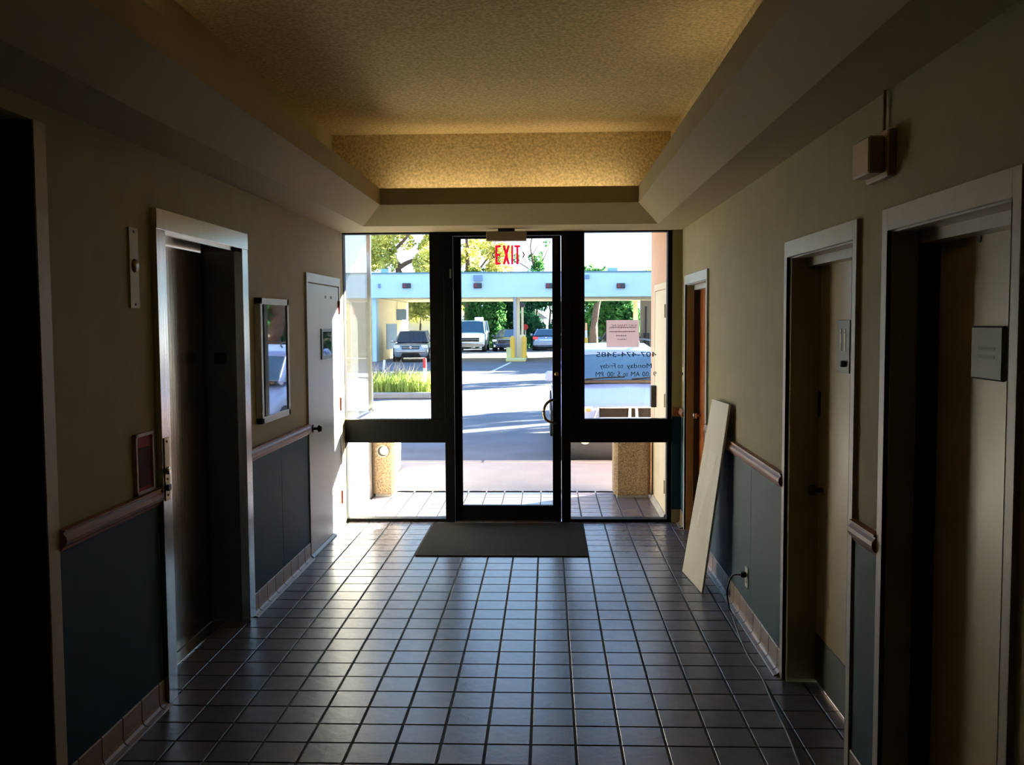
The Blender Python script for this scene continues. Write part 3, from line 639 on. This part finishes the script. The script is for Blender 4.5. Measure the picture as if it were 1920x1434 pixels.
# supports and end rooms
xl = at(697, 600, YC+1).x; xr = at(710, 600, YC+1).x
bm = B(); box(bm, (xl-.05, YC+.3, G), (xr, YC+.9, cz0)); obj('pillar', bm, M['canopy'], cn)
bm = B(); box(bm, (-20, YC+.9, G), (xr-.1, YC+1.1, cz0)); box(bm, (xr-.1, YC+.9, G), (xr, YB, cz0)); obj('room_wall', bm, M['canopyu'], cn)
bm = B(); box(bm, (xr, YC+3.2, .5+G), (xr+.03, YC+6.5, 1.7)); box(bm, (xr, YC+6.6, 1.9), (xr+.5, YC+7.1, 2.5)); obj('teller_window', bm, M['hvac'], cn)
bm = B(); a = at(1187, 600, YB-1); box(bm, (a.x, YB-1.3, G), (a.x+.25, YB-1, cz0)); obj('column', bm, M['cream'], cn)
a = at(1195, 600, YB-2); bm = B(); box(bm, (a.x+.15, YB-2.2, G), (a.x+6, YB-2, cz0)); obj('grey_wall', bm, M['greyw'], cn)
a = at(1211, 580, YB-2.3); bm = B(); tube(bm, [(a.x, YB-2.3, 1.1), (a.x, YB-2.3, 2.6)], .05); tube(bm, [(a.x, YB-2.3, G), (a.x, YB-2.3, 1.1)], .2); obj('drain_pipe', bm, M['lampd'], cn)
for k, (px, w_) in enumerate(((714, .42), (1140, .5))):
    p = at(px, 510, YC+3); bm = B(); box(bm, (p.x, YC+3, cz1-.2), (p.x+w_, YC+3.5, cz1+(.42 if k == 0 else .38)), .02)
    bx = tag(obj('roof_unit', bm, M['hvac'], loc=(p.x, YC+3, cz1)), ('blue grey roof unit on the canopy roof near the left tree', 'blue grey roof unit on the canopy roof above the right window')[k], 'vent')
# island with bollards, poles, machine
YI = 45.2
isl = thing('teller_island', 'raised pale yellow kerbed island under the canopy carrying poles and bollards', 'island', (at(967, 680, YI).x, YI, G))
xa_, xb_ = at(948, 680, YI).x, at(986, 680, YI).x
bm = B(); box(bm, (xa_, YI, G), (xb_, YI+4, .06), .04); obj('kerb', bm, M['island'], isl)
a = at(954, 660, YI+.5); bm = B(); box(bm, (a.x-.12, YI+.5, .05), (a.x+.12, YI+1.1, .55)); obj('pedestal', bm, M['island'], isl)
for px, lab in ((961, 'left yellow bollard on the teller island'), (983, 'right yellow bollard on the teller island')):
    a = at(px, 650, YI+.6); bm = B(); cyl(bm, (a.x, YI+.6, .06), (a.x, YI+.6, 1.0), .12, n=16); cyl(bm, (a.x, YI+.6, 1.0), (a.x, YI+.6, 1.1), .12, .05, 16)
    tag(obj('bollard', bm, M['yellow'], loc=(a.x, YI+.6, .06), smooth=False), lab, 'bollard', 'yellow bollards on the teller island')
a = at(965.5, 600, YI+1); bm = B(); tube(bm, [(a.x, YI+1, .06), (a.x, YI+1, cz0)], .075, 12); obj('grey_pole', bm, M['pole'], isl)
a = at(971.5, 600, YI+1.2); bm = B(); box(bm, (a.x-.08, YI+1.2, .06), (a.x+.08, YI+1.4, cz0)); obj('cream_pole', bm, M['cream'], isl)
a = at(979.5, 600, YI+1.3); bm = B(); tube(bm, [(a.x, YI+1.3, 1.1), (a.x, YI+1.3, 2.55)], .06, 10); box(bm, (a.x-.12, YI+1.2, .06), (a.x+.12, YI+1.5, 1.15)); obj('tube_station', bm, M['cream'], isl)
bm = B(); cyl(bm, (a.x-.0, YI+1.2, 2.6), (a.x, YI+1.5, 2.6), .13, n=16); obj('tube_head', bm, M['lampd'], isl)
st = at(985, 613, YI+6); bm = B(); cyl(bm, (st.x, YI+6, st.z), (st.x, YI+6.03, st.z), .16, n=8); so_ = tag(obj('red_sign_board', bm, M['stop'], loc=(st.x, YI+6, st.z)), 'small red round sign behind the teller island', 'sign')
bm = B(); tube(bm, [(st.x, YI+6.05, G), (st.x, YI+6.05, st.z)], .03); obj('post', bm, M['pole'], so_)

# ------------------------------------------------------------------ leaves
def foliage(name, blobs, n, size, material, parent, elong=1.0, shell=.55):
    vols = np.array([b[3]*b[4]*b[5] for b in blobs]); pr = vols/vols.sum(); idx = rng.choice(len(blobs), n, p=pr)
    bl = np.array(blobs)[idx]; v = rng.normal(size=(n, 3)); v /= np.linalg.norm(v, axis=1)[:, None]
    r = (shell+(1-shell)*rng.random(n)**.6)[:, None]; c = bl[:, :3]+v*r*bl[:, 3:]
    c -= np.array(wl(parent) if parent else (0, 0, 0))
    a = rng.normal(size=(n, 3)); a /= np.linalg.norm(a, axis=1)[:, None]; b = np.cross(a, rng.normal(size=(n, 3))); b /= np.linalg.norm(b, axis=1)[:, None]
    s = size*(.6+.8*rng.random(n))[:, None]
    V = np.stack([c-a*s*elong, c-b*s*.5, c+a*s*elong, c+b*s*.5], 1).reshape(-1, 3)
    me = bpy.data.meshes.new(name); me.from_pydata(V.tolist(), [], np.arange(4*n).reshape(-1, 4).tolist()); me.materials.append(material)
    o = bpy.data.objects.new(name, me); COL.objects.link(o)
    if parent: o.parent = parent
    o['kind'] = 'stuff'; return o
def tree(label, base, trunk, blobs, n, size, material, branches=(), group=None, name='tree'):
    root = thing(name, label, 'tree', base, group=group); b = Vector(base)
    pts = smoothpts([b+Vector(t[:3]) for t in trunk], 4); rr = np.interp(np.linspace(0, 1, len(pts)), np.linspace(0, 1, len(trunk)), [t[3] for t in trunk]).tolist()
    bm = B(); tube(bm, pts, rr, 8); obj('trunk', bm, M['bark'], root, True)
    if branches:
        bm = B()
        for br in branches: tube(bm, smoothpts([b+Vector(t[:3]) for t in br], 3), np.linspace(br[0][3], br[-1][3], (len(br)-1)*3+1).tolist(), 6)
        obj('branches', bm, M['bark'], root, True)
    foliage('foliage', [(b.x+q[0], b.y+q[1], b.z+q[2], q[3], q[4], q[5]) for q in blobs], n, size, material, root)
    return root
def rb(cx, cy, cz, sx, sy, sz, k, r0, r1):
    return [(cx+random.uniform(-sx, sx), cy+random.uniform(-sy, sy), cz+random.uniform(-sz, sz), *( [random.uniform(r0, r1)]*3)) for _ in range(k)]
# tree over the left pane (curved trunk)
tx = at(748, 510, 64).x
tree('leafy tree with a curved dark trunk rising behind the canopy at the left window', (tx, 64, G),
     [(0, 0, 0, .3), (0, 0, 5.2, .26), (-.6, 0, 6.2, .22), (-.9, 0, 7.6, .16), (-.5, 0, 9, .1)],
     rb(.3, 0, 8.2, 2.6, 1.5, 2.6, 26, .5, 1.0)+rb(-2.6, 0, 6.6, .9, 1, 1.2, 8, .35, .6)+rb(2.6, 0, 6.4, 1.2, 1, 1.0, 8, .4, .7), 11000, .13, M['lyel'],
     [[(-.2, 0, 5.4, .2), (.9, 0, 6.0, .14), (2.3, 0, 6.1, .08)], [(-.6, 0, 6.4, .14), (.6, 0, 7.6, .09), (1.4, 0, 8.8, .05)]])
tree('bright yellow green tree behind the canopy at the left side of the glass door', (at(872, 510, 68.5).x, 68.5, G),
     [(0, 0, 0, .25), (.2, 0, 5, .18), (.1, 0, 9, .08)], rb(.6, 0, 6.6, 2.4, 1, 1.5, 20, .3, .75), 5200, .12, M['lyel'],
     [[(.2, 0, 4.6, .1), (1.6, 0, 6.4, .06), (2.2, 0, 7.6, .03)]])
tree('thin sparse tree behind the canopy right of the EXIT sign', (at(1000, 510, 72).x, 72, G),
     [(0, 0, 0, .12), (.05, 0, 5.5, .09), (-.2, 0, 7.5, .05), (.1, 0, 8.6, .03)], rb(-.1, 0, 6.9, 1.3, .6, 1.2, 13, .15, .45), 900, .11, M['lgreen'],
     [[(.05, 0, 5.4, .05), (.9, 0, 6.8, .03), (1.3, 0, 8.0, .015)], [(0, 0, 5.6, .05), (-1.1, 0, 6.3, .03), (-1.9, 0, 6.5, .015)], [(-.1, 0, 6.8, .04), (.5, 0, 7.8, .015)]])
tree('low yellow green tree top above the canopy roof at the right window', (at(1222, 510, 71).x+.8, 71, G),
     [(0, 0, 0, .2), (0, 0, 4.6, .12)], rb(-.2, 0, 4.8, 1.6, .8, .5, 9, .3, .6), 2600, .12, M['lyel'])
tree('dark dense tree reflected and seen at the far left of the side glass', (-16, 70, G),
     [(0, 0, 0, .3), (0, 0, 6, .2)], rb(0, 0, 6.5, 2, 1, 2, 14, .7, 1.2), 4000, .16, M['ldark'])
# greenery behind the canopy
for k, (px0, px1, y, z1, mt_, n, lab) in enumerate((
      (735, 866, 72.6, 4.8, 'lyel', 5200, 'drooping yellow green foliage under the canopy above the silver car'),
      (872, 930, 69, 5.2, 'lgreen', 6500, 'mottled green hedge behind the white van'),
      (925, 1000, 71, 4.9, 'ldark', 6000, 'dark green hedge behind the navy car'),
      (990, 1088, 68, 5.0, 'ldark', 8000, 'dark green hedge behind the slate car'),
      (1096, 1192, 65.5, 4.9, 'lgreen', 8000, 'thick green hedge seen through the upper right window'),)):
    xx0, xx1 = at(px0, 600, y).x, at(px1, 600, y).x; root = thing('hedge', lab, 'hedge', ((xx0+xx1)/2, y, G))
    z0 = 0.2 if k else 2.5
    foliage('foliage', rb((xx0+xx1)/2, y, (z0+z1)/2, (xx1-xx0)/2, .6, (z1-z0)/2, 46, .5, .9), n*2, .15, M[mt_], root, shell=.1)
    bm = B()
    for q in range(4):
        xq = xx0+(xx1-xx0)*(q+.5)/4; tube(bm, [(xq, y+.3, G), (xq+.2, y+.3, z1*.5), (xq-.1, y+.3, z1*.9)], [.09, .06, .03], 6)
    obj('stems', bm, M['bark'], root)
a = at(1112, 600, 62); tree('leaning grey tree trunk at the left of the green hedge in the right window', (a.x, 62, G), [(0, 0, 0, .35), (.1, 0, 2.0, .22), (.5, 0, 4.2, .15)], [(0, 0, 3.6, .7, .5, .6), (.5, 0, 4.3, .6, .5, .5)], 800, .13, M['lgreen'])
# house behind
hx0, hx1 = at(930, 600, 78).x, at(975, 600, 78).x
hs = thing('white_house', 'small white gabled house with grey roof glimpsed behind the navy car', 'house', ((hx0+hx1)/2, 78, G))
bm = B(); box(bm, (hx0, 78, G), (hx1+2, 84, 2.0)); obj('walls', bm, M['whitewall'], hs)
bm = B(); vs3 = [(hx0-.3, 2.0), (hx1+2.3, 2.0), ((hx0+hx1)/2+1, 3.6)]; prism(bm, vs3, 77.6, 84); obj('roof', bm, M['roofg'], hs)
bm = B()
for q in range(9): box(bm, (hx0+q*.28, 76.9, .9), (hx0+q*.28+.07, 76.96, 1.9))
box(bm, (hx0, 76.9, 1.85), (hx0+2.5, 76.98, 1.95)); obj('railing', bm, M['white'], hs)
# white wall glimpsed behind the silver car
bm = B(); xw0, xw1 = at(700, 600, 74).x, at(868, 600, 74).x; box(bm, (xw0-3, 74, G), (xw1-.5, 74.3, 2.2)); tag(obj('boundary_wall', bm, M['whitewall'], loc=(xw0, 74, G)), 'sunlit white wall behind the silver car', 'wall')

# ------------------------------------------------------------------ grass bed with kerb and marker post
pb = thing('grass_bed', 'kerbed planting bed of sunlit grass beyond the left window', 'planting bed', (-4.6, 25, G))
bm = B(); bx0, bx1, by0, by1 = -9.5, -1.75, 23.6, 26.4
for a, b in (((bx0, by0), (bx1, by0+.18)), ((bx0, by1-.18), (bx1, by1)), ((bx1-.18, by0), (bx1, by1))): box(bm, (a[0], a[1], G), (b[0], b[1], G+.16), .03)
obj('kerb', bm, M['curb'], pb)
bm = B(); box(bm, (bx0, by0+.1, G), (bx1-.1, by1-.1, G+.1)); obj('soil', bm, M['soil'], pb)
def blades(name, n, x0, x1, y0, y1, h, wd, material, parent, z=G+.1):
    c = np.stack([rng.uniform(x0, x1, n), rng.uniform(y0, y1, n), np.full(n, z)], 1)-np.array(wl(parent))
    hh = h*(.55+.6*rng.random(n)); th = rng.uniform(0, 2*math.pi, n); ln = hh*rng.uniform(.1, .6, n); ph = rng.uniform(0, 2*math.pi, n)
    s = np.stack([np.cos(th), np.sin(th), 0*th], 1)*wd; tip = c+np.stack([ln*np.cos(ph), ln*np.sin(ph), hh], 1); mid = c+np.stack([.3*ln*np.cos(ph), .3*ln*np.sin(ph), .6*hh], 1)
    V = np.stack([c-s, c+s, mid+s*.8, tip, mid-s*.8], 1).reshape(-1, 3)
    me = bpy.data.meshes.new(name); me.from_pydata(V.tolist(), [], np.arange(5*n).reshape(-1, 5).tolist()); me.materials.append(material)
    o = bpy.data.objects.new(name, me); COL.objects.link(o); o.parent = parent; o['kind'] = 'stuff'
blades('grass', 9000, bx0+.3, bx1-.3, by0+.25, by1-.3, .50, .012, M['grass'], pb)
blades('seed_heads', 700, bx0+.4, bx1-.9, by0+.6, by1-.4, .75, .012, M['seed'], pb)
a = at(797, 735, 24.2); mp_ = thing('marker_post', 'white marker post with red top standing in the grass bed', 'post', (a.x, 24.2, G))
bm = B(); cyl(bm, (a.x, 24.2, G), (a.x, 24.2, .62), .045, n=14); obj('shaft', bm, M['white'], mp_, True)
bm = B(); cyl(bm, (a.x, 24.2, .62), (a.x, 24.2, .86), .047, n=14); cyl(bm, (a.x, 24.2, .86), (a.x, 24.2, .88), .047, .03, n=14); obj('red_top', bm, M['stop'], mp_)
a = at(717, 700, 27.5); bm = B(); cyl(bm, (a.x, 27.5, G), (a.x+.06, 27.5, .70), .035, n=10); tag(obj('stake', bm, M['white'], loc=(a.x, 27.5, G)), 'short white stake behind the grass bed at the left', 'post')
# parking line on the asphalt
ln_ = B(); p0, p1 = Vector((-.9, 44.6, G+.004)), Vector((-1.35, 36, G+.004)); s_ = Vector((.06, 0, 0))
va = [ln_.verts.new(p) for p in (p0-s_, p0+s_, p1+s_, p1-s_)]; vb = [ln_.verts.new(p-Vector((0, 0, .02))) for p in (p0-s_, p0+s_, p1+s_, p1-s_)]
ln_.faces.new(va); ln_.faces.new(vb[::-1])
for i in range(4): ln_.faces.new((va[i], va[(i+1) % 4], vb[(i+1) % 4], vb[i]))
tag(obj('lane_line', ln_, M['white'], loc=p0), 'thin white painted line on the asphalt leading to the island', 'marking')

# ------------------------------------------------------------------ vehicles
def loft(bm, rings, caps=True):
    vv = [[bm.verts.new(p) for p in r_] for r_ in rings]; n = len(vv[0])
    for a, b in zip(vv, vv[1:]):
        for i in range(n): bm.faces.new((a[i], a[(i+1) % n], b[(i+1) % n], b[i]))
    if caps: bm.faces.new(vv[0][::-1]); bm.faces.new(vv[-1])
    return bm
def body_ring(y, w_, zb, zs, zt):
    half = [(0, zt), (w_*.5, zt-.008), (w_*.80, zt-.03), (w_*.95, zs), (w_, zs-.12), (w_*.99, (zs+zb)/2), (w_*.97, zb+.06), (w_*.86, zb)]
    pts = half + [(-x, z) for x, z in half[::-1] if x > 0]
    return [(x, y, z) for x, z in pts]
def wheel(root, x, y, r, w_=.2):
    s = 1 if x > 0 else -1
    bm = B(); cyl(bm, (x-s*w_, y, r), (x-s*.02, y, r), r, n=28); cyl(bm, (x-s*.02, y, r), (x, y, r), r, r*.92, 28); t = obj('tyre', bm, M['rubber'], root, local=True)
    bm = B(); cyl(bm, (x-s*.01, y, r), (x+s*.008, y, r), r*.62, r*.60, 24)
    for k in range(5):
        a = 2*math.pi*k/5; q = B(); box(q, (-.010, -r*.07, 0), (.012, r*.07, r*.6)); bmesh.ops.rotate(q, cent=(0, 0, 0), matrix=Matrix.Rotation(a, 3, 'X'), verts=q.verts)
        bmesh.ops.translate(q, verts=q.verts, vec=(x+s*.008, y, r)); mm = bpy.data.meshes.new('tmp'); q.to_mesh(mm); q.free(); bm.from_mesh(mm); bpy.data.meshes.remove(mm)
    rm = obj('rim', bm, M['rim'], t, local=True)
def vehicle(name, label, cat, loc, rz, L, W, H, paint, st, cab, wy, wr, front, grille, lamp, group=None, rear=False, drop=.04):
    """st: (y,halfwidth,zb,zs,zt); cab: (y0 base front, y0t, y1t, y1 base, zbase, halfbase, halftop)"""
    root = thing(name, label, cat, loc, rz, group)
    bm = B(); loft(bm, [body_ring(*s) for s in st]); obj('body', bm, paint, root, True, True, subsurf=1)
    y0, y0t, y1t, y1, zb, wb, wt = cab; zr = H-drop
    bm = B(); q0 = [(-wb, y0, zb), (wb, y0, zb), (wb, y1, zb), (-wb, y1, zb)]; q1 = [(-wt, y0t, zr), (wt, y0t, zr), (wt, y1t, zr), (-wt, y1t, zr)]
    a = [bm.verts.new(p) for p in q0]; b = [bm.verts.new(p) for p in q1]
    for i in (1, 3): bm.faces.new((a[i], a[(i+1) % 4], b[(i+1) % 4], b[i]))
    bm.faces.new(a[::-1]); obj('side_windows', bm, M['glassd'], root, False, True)
    for nm, ya, yb_, sg_ in (('windshield', y0, y0t, -1), ('rear_window', y1, y1t, 1)):
        bm = B(); N_ = 8; rows = []
        for j in range(5):
            t = j/4; row = []
            for i in range(N_+1):
                u = -1+2*i/N_; hw = (wb+(wt-wb)*t)-.03; row.append(bm.verts.new((u*hw, ya+(yb_-ya)*t+sg_*.07*(1-u*u)*(1-.3*t), zb+(zr-zb)*t)))
            rows.append(row)
        for r0, r1 in zip(rows, rows[1:]):
            for i in range(N_): bm.faces.new((r0[i], r0[i+1], r1[i+1], r1[i]))
        obj(nm, bm, M['glassd'], root, True, True)
    rings = []
    ys = np.linspace(y0t-.05, y1t+.05, 7)
    for i, y in enumerate(ys):
        hh = zr+.005+(H-zr-.005)*(1-abs(i-3)/3.0)**.6 if i not in (0, 6) else zr+.006
        rings.append([(wt+.01, y, zr-.04), (wt-.01, y, zr+.0), (wt*.75, y, hh-.012), (0, y, hh), (-wt*.75, y, hh-.012), (-wt+.01, y, zr), (-wt-.01, y, zr-.04)])
    bm = B(); loft(bm, rings); obj('roof', bm, paint, root, True, True)
    for s in (-1, 1):
        for (ya, za, wa, yb_, zb_, wb_, r_) in ((y0, zb, wb, y0t, zr, wt, .035), (y1, zb, wb, y1t, zr, wt, .05), ((y0+y1)/2, zb, wb, (y0t+y1t)/2, zr, wt, .03)):
            bm = B(); tube(bm, [(s*wa, ya, za), (s*wb_, yb_, zb_)], r_, 6); obj('pillar', bm, paint, root, False, True)
        bm = B(); box(bm, (s*(W/2-.02), y0+.15, zb-.02), (s*(W/2+.15), y0+.27, zb+.14), .03); obj('side_mirror', bm, paint, root, False, True)
    for s in (-1, 1):
        for y in wy: wheel(root, s*(W/2-.01), y, wr)
    for s in (-1, 1):
        for y in wy:
            bm = B(); cyl(bm, (s*(W/2-.25), y, wr+.02), (s*(W/2+.004), y, wr+.02), wr*1.13, n=24); obj('wheel_arch', bm, M['rubber'], root, local=True)
    gx, gz0, gz1 = grille
    bm = B(); box(bm, (-gx, front-.012, gz0), (gx, front+.10, gz1), .01); g = obj('grille', bm, M['grille'], root, local=True)
    lx0, lx1, lz0, lz1 = lamp
    for s in (-1, 1):
        bm = B(); box(bm, (s*lx0, front-.01+(.05), lz0), (s*lx1, front+.25, lz1), .02); obj('tail_lamp' if rear else 'headlamp', bm, M['tail'] if rear else M['lampc'], root, local=True)
    return root, g
def bars(g, gx, zs_, front, th=.012, material=None):
    for z in zs_:
        bm = B(); box(bm, (-gx, front-.03, z-th), (gx, front, z+th), .004); obj('grille_bar', bm, material or M['chrome'], g, local=True)

# the big light-blue car at the kerb
L_, W_, H_ = 4.9, 1.90, 1.56
st = [(.02, .62, .34, .62, .80), (.08, .80, .22, .72, .84), (.25, .90, .20, .80, .88), (.6, .94, .20, .90, .97), (1.1, .95, .20, .98, 1.08), (1.6, .95, .20, 1.0, 1.10), (3.4, .95, .2, 1.02, 1.10), (4.4, .94, .22, 1.0, 1.06), (4.85, .86, .3, .92, 1.0)]
cx_ = 1.93
bigc, g = vehicle('car', 'large light blue car parked close outside the right window, front to the kerb', 'car', (cx_, 12.32, G), R(1.6), L_, W_, H_, M['blue'], st,
    (1.05, 1.95, 4.2, 4.75, 1.06, .86, .70), (.95, 3.75), .345, .02, (.43, .66, .795), (.45, .84, .64, .80), drop=.14)
bars(g, .43, (.66, .795), .01, .010)
for s in (-1, 1):
    bm = B(); prism(bm, [(s*.03, .66), (s*.065, .66), (s*.055, .795), (s*.025, .795)], -.02, .012); obj('grille_upright', bm, M['chrome'], g, local=True)
    bm = B(); tube(bm, [(s*.44, -.01, .80), (s*.50, -.01, .64)], .012, 6); obj('lamp_trim', bm, M['chrome'], g, local=True)
    bm = B(); box(bm, (s*.54, .045, .74), (s*.60, .055, .78), .01); obj('turn_lamp', bm, M['amber'], bigc, local=True)
    bm = B(); cyl(bm, (s*.62, -.07, .40), (s*.62, .02, .40), .07, n=18); obj('fog_lamp', bm, M['lampc'], bigc, local=True)
bmp = B(); sec = []
for x in np.linspace(-.90, .90, 13):
    yb_ = .16*(abs(x)/.9)**2.2
    sec.append([(x, -.10+yb_, .30), (x, -.12+yb_, .48), (x, -.08+yb_, .56), (x, .15+yb_, .58), (x, .15+yb_, .12), (x, -.06+yb_, .12)])
loft(bmp, sec); obj('bumper', bmp, M['under'], bigc, True, True)
bmp = B(); sec = []
for x in np.linspace(-.86, .86, 13):
    yb_ = .16*(abs(x)/.9)**2.2; sec.append([(x, -.115+yb_, .50), (x, -.10+yb_, .57), (x, .05+yb_, .585), (x, .05+yb_, .50)])
loft(bmp, sec); obj('bumper_strip', bmp, M['blue'], bigc, True, True)
for s, x0_ in ((1, .10), (1, -.55)):
    bm = B(); tube(bm, [(x0_, 1.0, 1.10), (x0_+.25, 1.0, 1.12), (x0_+.55, 1.04, 1.13)], .012, 6); obj('wiper', bm, M['black'], bigc, local=True)
bm = B(); box(bm, (-.8, .96, 1.04), (.8, 1.08, 1.095), .01); obj('cowl', bm, M['black'], bigc, local=True)
for s in (-1, 1):
    bm = B(); tube(bm, smoothpts([(s*.56, 2.1, 1.53), (s*.56, 2.2, 1.60), (s*.56, 3.9, 1.60), (s*.56, 4.0, 1.53)]), .014, 6); obj('roof_rail', bm, M['grille'], bigc, local=True)

def std(W, zb, zh, zr_, L):
    h = W/2
    return [(.02, h*.78, zb+.1, zh-.22, zh-.16), (.12, h*.92, zb, zh-.12, zh-.06), (.5, h*.98, zb, zh-.03, zh), (1.1, h, zb, zh+.03, zh+.08), (L*.6, h, zb, zh+.06, zh+.1), (L-.4, h*.98, zb, zh+.05, zh+.1), (L-.05, h*.88, zb+.08, zh-.1, zh+.02)]
# silver hatchback under the canopy
a = at(770, 677, 45.2)
c1, g = vehicle('car', 'silver grey hatchback facing the viewer under the canopy at the left window', 'car', (a.x, 45.2, G), R(4), 4.1, 1.74, 1.50, M['silver'], std(1.74, .2, .88, 0, 4.1),
    (.85, 1.75, 3.3, 3.95, .94, .80, .62), (.75, 3.3), .31, .02, (.42, .62, .76), (.50, .80, .66, .82))
bars(g, .40, (.69,), .01, .02, M['silver'])
bm = B(); box(bm, (-.72, -.06, .46), (.72, .1, .62), .03); obj('bumper', bm, M['silver'], c1, local=True)
bm = B(); prism(bm, [(-.5, .22), (.5, .22), (.38, .44), (-.38, .44)], -.05, .1); obj('lower_intake', bm, M['grille'], c1, local=True)
bm = B(); cyl(bm, (0, -.02, .70), (0, 0, .70), .06, n=14); obj('badge', bm, M['chrome'], c1, local=True)
# white van
a = at(880, 657, 60)
stv = [(.02, .86, .35, .80, .92), (.1, .95, .3, .98, 1.08), (.7, .98, .3, 1.14, 1.24), (1.3, 1.0, .3, 1.2, 1.3), (4, 1.0, .3, 1.2, 1.3), (5.2, 1.0, .35, 1.2, 1.3)]
c2, g = vehicle('van', 'white van facing the viewer in the far row, left of the navy car', 'van', (a.x, 60, G), 0, 5.2, 2.0, 2.0, M['vanw'], stv,
    (.75, 1.5, 4.9, 5.2, 1.2, .93, .80), (.95, 4.1), .36, .02, (.62, .66, .90), (.66, .90, .70, .90))
bars(g, .62, (.78,), .01)
bm = B(); box(bm, (-.95, -.10, .46), (.95, .08, .62), .03); obj('bumper', bm, M['chrome'], c2, local=True)
bm = B(); box(bm, (.2, 1.8, 1.98), (.75, 2.3, 2.2), .05); obj('roof_box', bm, M['white'], c2, local=True)
# navy sedan
a = at(947, 658, 61)
c3, g = vehicle('car', 'dark navy sedan facing the viewer behind the teller island', 'car', (a.x, 61, G), R(-6), 4.6, 1.8, 1.42, M['navy'], std(1.8, .2, .86, 0, 4.6),
    (1.1, 2.0, 3.2, 4.0, .92, .80, .58), (.85, 3.6), .32, .02, (.46, .56, .74), (.54, .84, .62, .76))
bars(g, .46, (.74, .62), .01, .014)
bm = B(); box(bm, (-.78, -.06, .26), (.78, .08, .50), .04); obj('bumper', bm, M['navy'], c3, local=True)
for s in (-1, 1):
    bm = B(); cyl(bm, (s*.66, -.08, .36), (s*.66, -.05, .36), .07, n=12); obj('fog_lamp', bm, M['lampc'], c3, local=True)
# slate sedan seen from behind
a = at(1024, 655, 62)
c4, g = vehicle('car', 'slate blue sedan seen from behind with red tail lamps at the right of the island', 'car', (a.x, 62, G), 0, 4.5, 1.78, 1.42, M['slate'], std(1.78, .22, .92, 0, 4.5),
    (.75, 1.3, 2.7, 3.5, .98, .80, .58), (.95, 3.6), .32, .02, (.30, .48, .60), (.52, .86, .74, .92), rear=True)
bm = B(); box(bm, (-.84, -.08, .34), (.84, .1, .62), .04); obj('bumper', bm, M['slate'], c4, local=True)
bm = B(); cyl(bm, (0, -.02, .86), (0, .02, .86), .05, n=14); obj('badge', bm, M['chrome'], c4, local=True)
# pale blue car behind the notice
a = at(1150, 650, 50)
c5, g = vehicle('car', 'pale blue car partly hidden behind the paper notice in the right window', 'car', (a.x, 50, G), R(-14), 4.4, 1.75, 1.48, M['slate'], std(1.75, .2, .88, 0, 4.4),
    (.85, 1.7, 3.3, 4.0, .94, .80, .62), (.8, 3.4), .31, .02, (.44, .6, .74), (.50, .80, .64, .80))
# orange and white marker post
a = at(1099, 620, 45.6); mk = thing('marker_post', 'orange and white marker post under the canopy beside the black door frame', 'post', (a.x, 45.6, G))
bm = B(); cyl(bm, (a.x, 45.6, G), (a.x, 45.6, 1.0), .09, n=12); obj('shaft', bm, M['yellow'], mk)
bm = B(); cyl(bm, (a.x, 45.6, 1.0), (a.x, 45.6, 1.35), .06, n=12); obj('white_band', bm, M['white'], mk)
bm = B(); cyl(bm, (a.x, 45.6, 1.35), (a.x, 45.6, 1.7), .06, .05, n=12); obj('orange_top', bm, M['amber'], mk)

# ------------------------------------------------------------------ unseen wing added and sized to shade the lot, with trees out of view
bm = B(); box(bm, (9.0, 17.7, G), (20, 22.6, 3.68)); struct(obj('wall_neighbour', bm, M['stucco']), 'neighbouring low building wing out of view to the right', 'building')
tree('tall broad tree reflected in the directory glass, right of the lot', (7.75, 36, G), [(0, 0, 0, .5), (-.1, 0, 1.5, .36), (-.3, 0, 3, .34), (.2, 0, 6, .25)], rb(1.9, 0, 5, 2.2, 1.8, 1.6, 20, .7, 1.1)+rb(.2, -.6, 2.6, .8, .4, .5, 8, .25, .5), 7000, .14, M['lgreen'],
     [[(-.1, 0, 1.6, .2), (.5, 0, 2.6, .14), (1.2, 0, 3.6, .1)]])
hq = thing('hedge', 'dark hedge out of view beyond the reflected tree', 'hedge', (8.5, 41, G)); foliage('foliage', rb(8.5, 41, 1.4, 2.2, .5, .9, 18, .5, .9), 5000, .14, M['ldark'], hq, shell=.2)
tree('broad tree out of view whose shadow dapples the driveway', (11.5, 26.3, G), [(0, 0, 0, .3), (0, 0, 5, .2)], rb(0, 0, 4.6, 1.6, 1.0, 1.2, 10, .4, .8), 2200, .16, M['lgreen'])
